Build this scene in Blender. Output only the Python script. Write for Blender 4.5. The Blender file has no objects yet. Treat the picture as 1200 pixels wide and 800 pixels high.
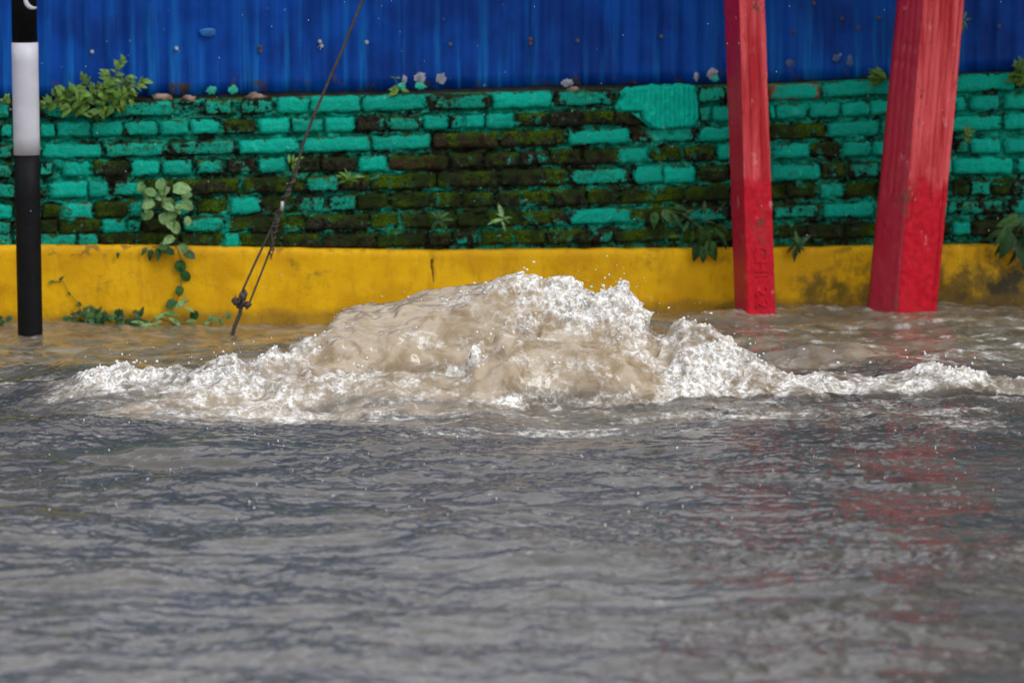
import bpy, bmesh, math, random
import numpy as np
from mathutils import Vector, Matrix

S = bpy.context.scene
COL = S.collection
R = math.radians
random.seed(7)
RNG = np.random.default_rng(7)

# ------------------------------------------------------------------ camera
HC, FP, HOR = 1.5, 4480.0, -102.0          # eye height, focal length in px of a 1200 wide frame, horizon row
PITCH = math.atan((400 - HOR) / FP)
cam_d = bpy.data.cameras.new('camera')
cam = bpy.data.objects.new('camera', cam_d)
COL.objects.link(cam)
cam.location = (0, 0, HC)
cam.rotation_euler = (math.pi / 2 - PITCH, 0, 0)
cam_d.sensor_width = 36
cam_d.lens = FP / 1200 * 36
cam_d.clip_start = 0.1
cam_d.clip_end = 2000
cam_d.dof.use_dof = True
cam_d.dof.focus_distance = 11.85
cam_d.dof.aperture_fstop = 3.7
S.camera = cam

# ------------------------------------------------------------------ world, overcast light
SUN_EL, SUN_AZ = R(44), R(128)
W = bpy.data.worlds.new('World')
S.world = W
W.use_nodes = True
wn = W.node_tree.nodes
wn.clear()
sky = wn.new('ShaderNodeTexSky')
sky.sky_type = 'NISHITA'
sky.sun_disc = False
sky.sun_elevation = SUN_EL
sky.sun_rotation = SUN_AZ
sky.air_density = 1.6
sky.dust_density = 5.0
hsv = wn.new('ShaderNodeHueSaturation')
hsv.inputs['Saturation'].default_value = 0.0
bg = wn.new('ShaderNodeBackground')
bg.inputs['Strength'].default_value = 0.14
wo = wn.new('ShaderNodeOutputWorld')
W.node_tree.links.new(sky.outputs[0], hsv.inputs['Color'])
tint = wn.new('ShaderNodeMix'); tint.data_type = 'RGBA'; tint.blend_type = 'MULTIPLY'; tint.inputs[0].default_value = 1.0
tint.inputs[7].default_value = (6.3, 6.5, 6.95, 1)
gam = wn.new('ShaderNodeGamma'); gam.inputs['Gamma'].default_value = 0.2       # cloud cover evens the sky out
W.node_tree.links.new(hsv.outputs[0], gam.inputs[0])
W.node_tree.links.new(gam.outputs[0], tint.inputs[6])
W.node_tree.links.new(tint.outputs[2], bg.inputs['Color'])
W.node_tree.links.new(bg.outputs[0], wo.inputs[0])
sun_d = bpy.data.lights.new('sun', 'SUN')
sun_d.energy = 1.2
sun_d.angle = R(22)
sun_d.color = (1.0, 0.98, 0.95)
sun = bpy.data.objects.new('sun', sun_d)
COL.objects.link(sun)
sdir = Vector((math.sin(SUN_AZ) * math.cos(SUN_EL), math.cos(SUN_AZ) * math.cos(SUN_EL), math.sin(SUN_EL)))
sun.rotation_euler = sdir.to_track_quat('Z', 'Y').to_euler()
S.view_settings.view_transform = 'Standard'
S.view_settings.look = 'None'
S.view_settings.exposure = 0.0
S.view_settings.gamma = 1.0
S.render.engine = 'CYCLES'
S.cycles.max_bounces = 7
S.cycles.glossy_bounces = 4
S.cycles.transmission_bounces = 5
S.cycles.caustics_reflective = False
S.cycles.caustics_refractive = False
S.cycles.use_denoising = True


def ray(px, py):
    v = Vector(((px - 600) / FP, (400 - py) / FP, -1))
    v.rotate(cam.rotation_euler)
    return v.normalized()


def at_depth(px, py, Y):
    r = ray(px, py)
    t = Y / r.y
    return Vector((r.x * t, Y, HC + r.z * t))


def on_ground(px, py, z=0.0):
    r = ray(px, py)
    t = (z - HC) / r.z
    return Vector((r.x * t, r.y * t, z))


# the wall line: it recedes a little to the right
WA, WB = on_ground(0, 385), on_ground(1200, 357)
WANG = math.atan2(WB.y - WA.y, WB.x - WA.x)
WU = Vector((math.cos(WANG), math.sin(WANG), 0))
WN = Vector((math.sin(WANG), -math.cos(WANG), 0))       # towards the street
WMID = (WA + WB) / 2


def wl(px, py, t=0.0):
    """photo row/column -> (s, z) in the wall's own frame, on the plane t metres behind the plinth face"""
    r = ray(px, py)
    o = Vector((0, 0, HC))
    p0 = WMID - WN * t
    k = (p0 - o).dot(WN) / r.dot(WN)
    p = o + r * k
    return (p - WMID).dot(WU), p.z


def w2(s, t, z):
    """wall frame -> world"""
    return WMID + WU * s - WN * t + Vector((0, 0, z))


# ------------------------------------------------------------------ noise in numpy
_perm = np.tile(np.random.default_rng(3).permutation(256), 3)
_g3 = np.random.default_rng(4).normal(size=(256, 3))
_g3 /= np.linalg.norm(_g3, axis=1)[:, None]


def perlin(x, y, z=0.0):
    x, y, z = np.broadcast_arrays(np.asarray(x, float), np.asarray(y, float), np.asarray(z, float))
    xi, yi, zi = np.floor(x).astype(int), np.floor(y).astype(int), np.floor(z).astype(int)
    xf, yf, zf = x - xi, y - yi, z - zi
    f = lambda t: t * t * t * (t * (t * 6 - 15) + 10)
    u, v, w = f(xf), f(yf), f(zf)
    out = 0
    for a in (0, 1):
        for b in (0, 1):
            for c in (0, 1):
                h = _perm[(_perm[(_perm[(xi + a) & 255] + yi + b) & 255] + zi + c) & 255]
                g = _g3[h]
                d = g[..., 0] * (xf - a) + g[..., 1] * (yf - b) + g[..., 2] * (zf - c)
                out = out + d * (u if a else 1 - u) * (v if b else 1 - v) * (w if c else 1 - w)
    return out * 1.6


def fbm(x, y, z=0.0, o=4, gain=0.5):
    a, s = 1.0, 0
    for i in range(o):
        s = s + a * perlin(x * 2 ** i + 17.3 * i, y * 2 ** i - 9.1 * i, np.asarray(z) * 2 ** i + 3.7 * i)
        a *= gain
    return s


def sstep(a, b, x):
    t = np.clip((x - a) / (b - a), 0, 1)
    return t * t * (3 - 2 * t)


# ------------------------------------------------------------------ object helpers
def tag(o, label=None, cat=None, group=None, kind=None):
    if label: o['label'] = label
    if cat: o['category'] = cat
    if group: o['group'] = group
    if kind: o['kind'] = kind
    return o


def empty(name, loc=(0, 0, 0), rz=0.0, **k):
    o = bpy.data.objects.new(name, None)
    o.empty_display_size = 0.1
    COL.objects.link(o)
    o.location = loc
    o.rotation_euler = (0, 0, rz)
    return tag(o, **k)


def mesh_np(name, V, F, smooth=True):
    """V (n,3) array, F list of faces or (m,4)/(m,3) array"""
    me = bpy.data.meshes.new(name)
    V = np.asarray(V, np.float32)
    if isinstance(F, np.ndarray):
        k = F.shape[1]
        me.vertices.add(len(V)); me.vertices.foreach_set('co', V.ravel())
        me.loops.add(F.size); me.loops.foreach_set('vertex_index', F.astype(np.int32).ravel())
        me.polygons.add(len(F))
        me.polygons.foreach_set('loop_start', np.arange(0, F.size, k, dtype=np.int32))
        me.update(calc_edges=True)
        me.validate()
    else:
        me.from_pydata([tuple(map(float, v)) for v in V], [], F)
        me.update()
    if smooth:
        me.polygons.foreach_set('use_smooth', np.ones(len(me.polygons), bool))
    return me


def link(name, me, mat=None, parent=None, loc=None, **k):
    o = bpy.data.objects.new(name, me)
    COL.objects.link(o)
    if mat is not None and not me.materials:
        me.materials.append(mat)
    if parent is not None:
        o.parent = parent
    if loc is not None:
        o.location = loc
    return tag(o, **k)


def grid_faces(nr, nc):
    i = np.arange(nr - 1)[:, None] * nc + np.arange(nc - 1)[None, :]
    return np.stack([i, i + 1, i + nc + 1, i + nc], -1).reshape(-1, 4)


def tube_mesh(name, pts, rad, n=8, twist=None):
    pts = [Vector(p) for p in pts]
    V, F = [], []
    up = Vector((0.13, 0.9, 0.2)).normalized()
    for i, p in enumerate(pts):
        d = (pts[min(i + 1, len(pts) - 1)] - pts[max(i - 1, 0)]).normalized()
        a = d.cross(up)
        if a.length < 1e-4: a = d.cross(Vector((1, 0, 0)))
        a.normalize(); b = d.cross(a)
        r = rad[i] if hasattr(rad, '__len__') else rad
        for k in range(n):
            t = 2 * math.pi * k / n
            V.append(p + a * (math.cos(t) * r) + b * (math.sin(t) * r))
    for i in range(len(pts) - 1):
        for k in range(n):
            k2 = (k + 1) % n
            F.append((i * n + k, i * n + k2, (i + 1) * n + k2, (i + 1) * n + k))
    F.append(tuple(range(n - 1, -1, -1)))
    F.append(tuple(range((len(pts) - 1) * n, len(pts) * n)))
    return mesh_np(name, V, F)


# ------------------------------------------------------------------ material helper
class NT:
    def __init__(self, name):
        self.m = bpy.data.materials.new(name)
        self.m.use_nodes = True
        self.t = self.m.node_tree
        self.p = self.t.nodes['Principled BSDF']

    def n(self, typ, **k):
        nd = self.t.nodes.new(typ)
        for a, b in k.items():
            if a.startswith('i_'):
                key = a[2:]
                key = int(key) if key.isdigit() else key.replace('_', ' ')
                self.set(nd.inputs[key], b)
            else:
                setattr(nd, a, b)
        return nd

    def set(self, inp, v):
        if isinstance(v, bpy.types.NodeSocket):
            self.t.links.new(v, inp)
        else:
            if inp.type == 'RGBA' and len(v) == 3: v = (*v, 1)
            inp.default_value = v

    def noise(self, scale, vec=None, detail=4, rough=0.55, dist=0.0):
        nd = self.n('ShaderNodeTexNoise')
        nd.inputs['Scale'].default_value = scale
        nd.inputs['Detail'].default_value = detail
        nd.inputs['Roughness'].default_value = rough
        nd.inputs['Distortion'].default_value = dist
        if vec is not None: self.set(nd.inputs['Vector'], vec)
        return nd.outputs['Fac']

    def vor(self, scale, vec=None, feature='F1'):
        nd = self.n('ShaderNodeTexVoronoi', feature=feature)
        nd.inputs['Scale'].default_value = scale
        if vec is not None: self.set(nd.inputs['Vector'], vec)
        return nd.outputs['Distance']

    def math(self, op, a, b=0.0, clamp=False):
        nd = self.n('ShaderNodeMath', operation=op, use_clamp=clamp)
        self.set(nd.inputs[0], a); self.set(nd.inputs[1], b)
        return nd.outputs[0]

    def ramp(self, v, lo, hi, a=0.0, b=1.0):
        nd = self.n('ShaderNodeMapRange', interpolation_type='SMOOTHSTEP')
        self.set(nd.inputs[0], v)
        for i, q in zip((1, 2, 3, 4), (lo, hi, a, b)): self.set(nd.inputs[i], q)
        return nd.outputs[0]

    def mix(self, f, a, b, blend='MIX'):
        nd = self.n('ShaderNodeMix', data_type='RGBA', blend_type=blend)
        self.set(nd.inputs['Factor'], f)
        self.set(nd.inputs['A'], a) if False else self.set(nd.inputs[6], a)
        self.set(nd.inputs[7], b)
        return nd.outputs[2]

    def pos(self, sx=1, sy=1, sz=1, space='pos'):
        if space == 'pos':
            v = self.n('ShaderNodeNewGeometry').outputs['Position']
        else:
            v = self.n('ShaderNodeTexCoord').outputs['Object']
        mp = self.n('ShaderNodeMapping')
        self.set(mp.inputs[0], v)
        mp.inputs['Scale'].default_value = (sx, sy, sz)
        return mp.outputs[0]

    def bump(self, h, strength=0.5, dist=0.01, prev=None):
        nd = self.n('ShaderNodeBump')
        self.set(nd.inputs['Strength'], strength)
        nd.inputs['Distance'].default_value = dist
        self.set(nd.inputs['Height'], h)
        if prev is not None: self.set(nd.inputs['Normal'], prev)
        return nd.outputs[0]

    def out(self, color=None, rough=None, normal=None, **k):
        if color is not None: self.set(self.p.inputs['Base Color'], color)
        if rough is not None: self.set(self.p.inputs['Roughness'], rough)
        if normal is not None: self.set(self.p.inputs['Normal'], normal)
        for a, b in k.items(): self.set(self.p.inputs[a.replace('_', ' ')], b)
        return self.m


def simple(name, col, rough=0.6, bscale=80, bstr=0.3, var=0.3, **k):
    t = NT(name)
    v = t.noise(bscale * 0.25, t.pos())
    c = t.mix(t.ramp(v, 0.3, 0.7), tuple(x * (1 - var) for x in col), tuple(min(1, x * (1 + var)) for x in col))
    return t.out(c, rough, t.bump(t.noise(bscale, t.pos()), bstr, 0.004), **k)


# masonry: obj.color = (paint cover, moss, brick tone, grime)
def masonry_mat(name):
    t = NT(name)
    oi = t.n('ShaderNodeObjectInfo').outputs['Color']
    sp = t.n('ShaderNodeSeparateColor'); t.set(sp.inputs[0], oi)
    cover, moss, tone = sp.outputs[0], sp.outputs[1], sp.outputs[2]
    alpha = t.n('ShaderNodeObjectInfo').outputs['Alpha']
    cover = t.math('ADD', cover, t.n('ShaderNodeAttribute', attribute_name='cover').outputs['Fac'])
    moss = t.math('ADD', moss, t.n('ShaderNodeAttribute', attribute_name='mossy').outputs['Fac'])
    P = t.pos()
    big, mid, fine = t.noise(9, P, 3), t.noise(38, P, 5, 0.65), t.noise(170, P, 4, 0.7)
    nz = t.n('ShaderNodeSeparateXYZ'); t.set(nz.inputs[0], t.n('ShaderNodeNewGeometry').outputs['Normal'])
    # bare surface
    bare = t.mix(t.ramp(mid, 0.35, 0.7), (0.006, 0.006, 0.003), (0.042, 0.040, 0.024))
    bare = t.mix(t.math('MULTIPLY', t.ramp(fine, 0.55, 0.7), 0.5), bare, (0.16, 0.15, 0.12))
    bare = t.mix(t.ramp(tone, 0.6, 1.0), bare, (0.26, 0.085, 0.035))
    # paint
    vor = t.noise(70, P, 2)
    paint = t.mix(t.ramp(mid, 0.35, 0.75), (0.000, 0.47, 0.33), (0.000, 0.76, 0.57))
    paint = t.mix(t.math('MULTIPLY', t.ramp(t.noise(260, P, 3), 0.6, 0.75), 0.4), paint, (0.003, 0.12, 0.07))
    paint = t.mix(t.math('MULTIPLY', t.n('ShaderNodeObjectInfo').outputs['Random'], 0.45), paint, (0.004, 0.20, 0.15))
    grime = t.math('MULTIPLY', t.ramp(t.math('ADD', t.math('MULTIPLY', mid, 0.6), t.math('MULTIPLY', fine, 0.4)), 0.42, 0.62), alpha)
    paint = t.mix(grime, paint, (0.014, 0.085, 0.022))
    paint = t.mix(t.math('MULTIPLY', t.ramp(t.noise(19, P, 4, 0.6), 0.60, 0.72), 0.5), paint, (0.05, 0.72, 0.52))
    n1 = t.math('ADD', t.math('MULTIPLY', mid, 0.62), t.math('MULTIPLY', fine, 0.38))
    n1 = t.math('ADD', n1, t.math('MULTIPLY', t.math('SUBTRACT', big, 0.5), 0.55))
    thr = t.math('SUBTRACT', 0.82, t.math('MULTIPLY', cover, 0.62))
    pm = t.ramp(t.math('SUBTRACT', n1, thr), -0.02, 0.025)
    col = t.mix(pm, bare, paint)
    # moss
    mossc = t.mix(t.ramp(fine, 0.35, 0.7), (0.010, 0.028, 0.001), (0.100, 0.175, 0.004))
    mossc = t.mix(t.ramp(big, 0.42, 0.62), (0.02, 0.032, 0.008), mossc)
    n2 = t.math('ADD', t.math('MULTIPLY', t.noise(24, P, 5, 0.7), 0.8), t.math('MULTIPLY', t.math('MULTIPLY', nz.outputs[2], 0.16), 1.0))
    mm = t.ramp(t.math('ADD', n2, t.math('MULTIPLY', moss, 0.42)), 0.58, 0.68)
    col = t.mix(mm, col, mossc)
    b = t.bump(fine, 1.0, 0.006)
    b = t.bump(mid, 1.0, 0.014, b)
    rough = t.ramp(pm, 0, 1, 0.85, 0.6)
    return t.out(col, rough, b, Specular_IOR_Level=0.1)


def leaf_mat(name, a, b):
    t = NT(name)
    oi = t.n('ShaderNodeObjectInfo').outputs['Random']
    c = t.mix(oi, a, b)
    c = t.mix(t.ramp(t.noise(60, t.pos()), 0.4, 0.7), c, tuple(x * 0.55 for x in a))
    return t.out(c, 0.55, t.bump(t.noise(140, t.pos()), 0.3, 0.003), Specular_IOR_Level=0.3)


def paint_post_mat(name, zcut, amp):
    t = NT(name)
    P = t.pos()
    xyz = t.n('ShaderNodeSeparateXYZ'); t.set(xyz.inputs[0], P)
    z = xyz.outputs[2]
    streak = t.noise(22, t.pos(1, 1, 0.08), 4, 0.6)
    n = t.noise(16, t.pos(1, 1, 0.5), 4)
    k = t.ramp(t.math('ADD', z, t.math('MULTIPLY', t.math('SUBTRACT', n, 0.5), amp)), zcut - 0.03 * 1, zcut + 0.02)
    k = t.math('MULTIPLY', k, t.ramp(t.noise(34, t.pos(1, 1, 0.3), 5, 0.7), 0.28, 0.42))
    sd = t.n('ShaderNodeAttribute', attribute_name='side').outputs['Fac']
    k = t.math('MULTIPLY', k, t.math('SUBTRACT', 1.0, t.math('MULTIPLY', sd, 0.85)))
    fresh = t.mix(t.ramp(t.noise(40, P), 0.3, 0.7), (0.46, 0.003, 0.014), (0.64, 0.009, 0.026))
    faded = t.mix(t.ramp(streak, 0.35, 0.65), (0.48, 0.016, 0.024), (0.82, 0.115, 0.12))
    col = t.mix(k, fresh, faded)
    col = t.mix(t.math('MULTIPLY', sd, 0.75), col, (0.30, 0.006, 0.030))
    dirt = t.ramp(t.math('ADD', t.math('MULTIPLY', t.noise(11, t.pos(1, 1, 0.35), 5, 0.7), 0.7), t.math('MULTIPLY', t.noise(90, P), 0.3)), 0.56, 0.64)
    col = t.mix(t.math('MULTIPLY', t.ramp(t.noise(15, t.pos(1, 1, 0.5), 4, 0.7), 0.62, 0.72), 0.5), col, (0.80, 0.42, 0.42))
    col = t.mix(dirt, col, (0.12, 0.06, 0.04))
    b = t.bump(t.noise(120, P, 4), 0.35, 0.003)
    b = t.bump(t.noise(30, t.pos(1, 1, 0.15)), 0.15, 0.003, b)
    return t.out(col, t.ramp(t.noise(12, P), 0.3, 0.7, 0.26, 0.45), b, Specular_IOR_Level=t.ramp(sd, 0, 1, 0.2, 0.6))


def fence_mat():
    t = NT('blue_sheet_paint')
    P = t.pos()
    xyz = t.n('ShaderNodeSeparateXYZ'); t.set(xyz.inputs[0], t.pos(1, 1, 1, 'obj'))
    z = xyz.outputs[2]
    st = t.noise(26, t.pos(1, 1, 0.05), 5, 0.6)
    lo = t.ramp(z, 0.0, 0.35, 1.0, 0.15)
    c = t.mix(t.ramp(t.noise(5, P), 0.35, 0.65), (0.0002, 0.026, 0.180), (0.0004, 0.052, 0.30))
    c = t.mix(t.math('MULTIPLY', t.ramp(st, 0.48, 0.72), t.math('ADD', t.math('MULTIPLY', lo, 0.55), 0.12)), c, (0.006, 0.18, 0.50))
    spots = t.ramp(t.noise(44, P, 3, 0.6), 0.74, 0.78)
    c = t.mix(t.math('MULTIPLY', spots, 0.6), c, (0.12, 0.28, 0.5))
    rust = t.ramp(t.math('ADD', t.noise(14, P, 5, 0.7), t.ramp(z, 0.0, 0.08, 0.16, 0.0)), 0.70, 0.80)
    c = t.mix(rust, c, (0.06, 0.045, 0.04))
    return t.out(c, t.ramp(st, 0.3, 0.7, 0.42, 0.6), Specular_IOR_Level=0.12, normal=t.bump(t.noise(60, t.pos(1, 1, 0.3)), 0.15, 0.003))


def plinth_mat():
    t = NT('yellow_render')
    P = t.pos()
    xyz = t.n('ShaderNodeSeparateXYZ'); t.set(xyz.inputs[0], t.pos(1, 1, 1, 'obj'))
    s, z = xyz.outputs[0], xyz.outputs[2]
    c = t.mix(t.ramp(t.noise(5, P, 4), 0.35, 0.65), (0.56, 0.285, 0.001), (0.72, 0.395, 0.002))
    c = t.mix(t.math('MULTIPLY', t.ramp(t.noise(30, t.pos(1, 1, 0.3), 5, 0.65), 0.48, 0.72), 0.55), c, (0.44, 0.22, 0.006))
    right = t.ramp(s, 0.2, 2.0)
    lowz = t.ramp(z, 0.02, 0.2, 0.16, 0.0)
    d = t.math('ADD', t.noise(7, P, 6, 0.72), t.math('MULTIPLY', right, 0.17))
    d = t.math('ADD', d, t.math('MULTIPLY', lowz, t.ramp(s, 0.4, 1.9, 0.25, 1.3)))
    c = t.mix(t.math('MULTIPLY', t.ramp(d, 0.58, 0.80), 0.9), c, (0.095, 0.062, 0.010))
    c = t.mix(t.ramp(d, 0.80, 0.92), c, (0.035, 0.026, 0.01))
    tide = t.ramp(t.math('SUBTRACT', z, t.math('MULTIPLY', t.noise(9, P, 4, 0.6), 0.07)), -0.012, 0.03, 0.6, 0.0)
    c = t.mix(tide, c, (0.14, 0.085, 0.02))
    top = t.math('MULTIPLY', t.ramp(z, 0.235, 0.275), t.ramp(t.noise(28, P, 4), 0.52, 0.66))
    c = t.mix(t.math('MULTIPLY', top, 0.7), c, (0.12, 0.07, 0.02))
    b = t.bump(t.noise(110, P, 4), 0.35, 0.003)
    b = t.bump(t.noise(18, P, 3), 0.35, 0.012, b)
    return t.out(c, 0.6, b, Specular_IOR_Level=0.15)


def water_mat():
    t = NT('muddy_water')
    P = t.pos()
    at = t.n('ShaderNodeAttribute', attribute_name='foam').outputs['Fac']
    cl = t.n('ShaderNodeAttribute', attribute_name='clear').outputs['Fac']
    mid, fine = t.noise(22, P, 5, 0.6, 0.8), t.noise(60, P, 3, 0.55, 0.8)
    mud = t.mix(t.ramp(t.noise(4, P, 4), 0.35, 0.65), (0.047, 0.042, 0.036), (0.076, 0.067, 0.056))
    tan = t.mix(t.ramp(t.noise(9, P, 4, 0.6, 1.0), 0.35, 0.62), (0.235, 0.165, 0.088), (0.40, 0.32, 0.225))
    base = t.mix(cl, mud, tan)
    n = t.math('ADD', t.math('MULTIPLY', mid, 0.66), t.math('MULTIPLY', fine, 0.34))
    f = t.ramp(t.math('ADD', n, t.math('MULTIPLY', at, 0.42)), 0.54, 0.98)
    foamc = t.mix(t.ramp(fine, 0.38, 0.62), (0.42, 0.375, 0.31), (0.80, 0.785, 0.76))
    col = t.mix(f, base, foamc)
    # ripples of the rain-beaten surface, rounder bubbles where it foams
    b = t.bump(t.noise(44, t.pos(0.8, 1.0, 1.0), 3, 0.62), t.math('SUBTRACT', 0.34, t.math('MULTIPLY', cl, 0.17)), 0.007)
    b = t.bump(t.math('MULTIPLY', t.noise(60, P, 2, 0.4, 1.0), f), 0.22, 0.008, b)
    return t.out(col, t.ramp(f, 0, 1, 0.08, 0.22), b, IOR=1.42, Subsurface_Weight=t.math('MULTIPLY', f, 0.7), Subsurface_Radius=(0.03, 0.026, 0.02), Subsurface_Scale=0.5)


M = {}
M['masonry'] = masonry_mat('painted_brick')
M['fence'] = fence_mat()
M['plinth'] = plinth_mat()
M['water'] = water_mat()
M['leaf'] = leaf_mat('fresh_leaf', (0.045, 0.13, 0.014), (0.15, 0.26, 0.028))
M['leaf_dark'] = leaf_mat('dark_leaf', (0.012, 0.05, 0.012), (0.045, 0.13, 0.02))
M['leaf_pale'] = leaf_mat('pale_leaf', (0.08, 0.19, 0.045), (0.20, 0.33, 0.12))
M['stem'] = simple('stem', (0.07, 0.08, 0.025))
M['wood'] = simple('dark_wood', (0.03, 0.024, 0.018))
M['black'] = simple('black_pole_paint', (0.004, 0.004, 0.005), 0.6, 60, 0.4, Specular_IOR_Level=0.15)
M['white'] = simple('white_pole_paint', (0.50, 0.49, 0.53), 0.45, 50, 0.2, 0.06)
M['wire'] = simple('rusty_wire', (0.045, 0.035, 0.03), 0.55, 200, 0.6)
M['screw'] = simple('zinc_screw', (0.36, 0.37, 0.36), 0.4, 300, 0.2)
M['dull_screw'] = simple('dull_screw', (0.085, 0.085, 0.08), 0.6, 300, 0.3)
M['dim_dab'] = simple('dim_dab', (0.05, 0.08, 0.17), 0.8, 160, 0.5, 0.35)
M['rust'] = simple('rusted_screw', (0.10, 0.045, 0.025), 0.7, 300, 0.5)
M['rubble'] = simple('pale_rubble', (0.24, 0.16, 0.12), 0.8, 90, 0.8)
M['plaster_dab'] = simple('plaster_dab', (0.25, 0.26, 0.31), 0.8, 160, 0.8, 0.35)
M['teal_dab'] = simple('teal_dab', (0.004, 0.34, 0.23), 0.6, 120, 0.5)
M['cyan_dab'] = simple('cyan_dab', (0.003, 0.10, 0.34), 0.6, 120, 0.3)
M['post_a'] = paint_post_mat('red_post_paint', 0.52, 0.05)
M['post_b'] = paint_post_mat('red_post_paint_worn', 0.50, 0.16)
M['soil'] = simple('wet_soil', (0.05, 0.04, 0.03), 0.8)
M['moss'] = leaf_mat('moss', (0.018, 0.036, 0.004), (0.05, 0.085, 0.01))
t_ = NT('water_drop')
M['drop'] = t_.out((0.93, 0.93, 0.92), 0.03, IOR=1.33, Transmission_Weight=0.25)

# ------------------------------------------------------------------ flood water and the upwelling
def interp(xs, vals, X):
    return np.interp(X, xs, vals)


# ridges: (list of (px, y of crest, depth)), front width, back width, shape, froth 0..1, mud clearness
RIDGES = [
    # smooth muddy dome, left half
    ([(352, 452, 12.06), (372, 420, 12.06), (388, 386, 12.08), (400, 371, 12.1), (430, 360, 12.13), (470, 350, 12.15), (500, 343, 12.17), (540, 338, 12.18),
      (575, 332, 12.18), (610, 340, 12.16), (640, 365, 12.12), (670, 400, 12.1), (710, 455, 12.1)], 0.40, 0.35, 'dome', 0.05, 1.0),
    # broken crest, right half
    ([(470, 455, 12.05), (545, 390, 12.06), (590, 345, 12.07), (608, 330, 12.08), (630, 333, 12.07), (652, 329, 12.05), (668, 327, 12.05), (684, 339, 12.04), (700, 336, 12.03),
      (718, 335, 12.02), (734, 345, 12.0), (742, 360, 11.98), (754, 378, 11.96), (768, 398, 11.95), (800, 410, 11.9), (830, 450, 11.9)], 0.40, 0.28, 'peak', 1.0, 0.7),
    # smooth lobe in front
    ([(530, 476, 11.70), (565, 445, 11.72), (590, 420, 11.74), (620, 404, 11.76), (655, 398, 11.78), (695, 405, 11.78), (730, 422, 11.78), (770, 448, 11.76), (805, 474, 11.76)], 0.22, 0.16, 'dome', 0.10, 1.0),
    # froth left of the lobe
    ([(520, 468, 11.66), (545, 440, 11.67), (565, 416, 11.68), (590, 402, 11.69), (612, 406, 11.68), (624, 430, 11.67), (636, 470, 11.66)], 0.10, 0.10, 'peak', 0.95, 0.5),
    # right plume
    ([(745, 455, 11.85), (768, 415, 11.85), (785, 393, 11.84), (800, 381, 11.82), (822, 383, 11.82), (842, 392, 11.82), (856, 408, 11.8), (885, 414, 11.8),
      (905, 430, 11.8), (940, 450, 11.8), (975, 465, 11.8)], 0.22, 0.2, 'peak', 1.0, 0.6),
    # right foam ridge
    ([(860, 448, 11.86), (900, 440, 11.86), (930, 444, 11.86), (960, 438, 11.86), (990, 441, 11.88), (1020, 443, 11.88), (1050, 437, 11.9), (1080, 430, 11.9),
      (1110, 425, 11.92), (1140, 424, 11.92), (1165, 433, 11.92), (1200, 430, 11.92), (1260, 438, 11.92), (1330, 455, 11.92)], 0.22, 0.18, 'peak', 0.74, 0.4),
    # left foam ridge
    ([(-120, 474, 11.9), (-40, 468, 11.9), (30, 461, 11.92), (85, 452, 11.92), (110, 436, 11.92), (140, 428, 11.92), (170, 433, 11.9), (200, 429, 11.9), (235, 432, 11.88),
      (262, 419, 11.86), (290, 424, 11.86), (320, 414, 11.86), (345, 408, 11.86), (368, 403, 11.88), (388, 404, 11.9), (408, 424, 11.9), (430, 445, 11.88)],
     0.24, 0.20, 'peak', 0.92, 0.4),
    # low churned belt in front of the dome
    ([(60, 478, 11.68), (150, 470, 11.66), (240, 458, 11.66), (300, 450, 11.66), (340, 440, 11.68), (400, 444, 11.7), (470, 452, 11.7), (520, 458, 11.68), (560, 462, 11.66),
      (620, 472, 11.62)], 0.22, 0.16, 'peak', 0.62, 0.8),
    # thin white lip along the front
    ([(330, 484, 11.58), (400, 477, 11.56), (470, 470, 11.55), (540, 474, 11.55), (600, 468, 11.55), (640, 476, 11.55), (700, 470, 11.56), (760, 468, 11.58), (820, 460, 11.6),
      (880, 464, 11.65), (940, 466, 11.7), (1010, 470, 11.78), (1100, 464, 11.85), (1200, 462, 11.85)], 0.07, 0.09, 'peak', 0.85, 0.5),
]


def ridge_fields(X, Y):
    hs = np.zeros_like(X); foam = np.zeros_like(X); clear = np.zeros_like(X); pres = np.zeros_like(X)
    wob = 0.035 * fbm(X * 3.1, Y * 3.1, 5.2, 3)
    for i, (pts, wf, wb, shp, fr, cl) in enumerate(RIDGES):
        P = []
        for (px, py, d) in pts:
            p = at_depth(px, py, d)
            P.append((p.x, max(p.z, 0.0), d))
        P = np.array(P)
        zc = interp(P[:, 0], P[:, 1], X); dc = interp(P[:, 0], P[:, 2], X)
        zc = np.where((X < P[0, 0]) | (X > P[-1, 0]), 0, zc)
        endf = sstep(P[0, 0] - 0.01, P[0, 0] + 0.08, X) * (1 - sstep(P[-1, 0] - 0.08, P[-1, 0] + 0.01, X))
        t = (Y + wob * (0.4 if shp == 'dome' else 1.0)) - dc
        tn = np.where(t < 0, -t / wf, t / wb)
        if shp == 'dome':
            sh = np.sqrt(np.clip(1 - tn ** 2, 0, 1)) ** 1.15
        else:
            sh = np.clip(1 - tn, 0, 1) ** 0.85
            sh = 0.6 * sh + 0.4 * sstep(0, 1, sh)
        h = zc * sh * endf
        hs = hs + h ** 5
        w = sstep(0.0, 0.35, sh) * endf * sstep(0.0, 0.03, zc)
        hw = (h + 0.004 * w) ** 4
        foam = foam + fr * hw; wsum = hw if i == 0 else wsum + hw
        pres = np.maximum(pres, w)
        clear = np.maximum(clear, cl * w)
    return hs ** 0.2, foam / (wsum + 1e-14) * pres, clear


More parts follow.
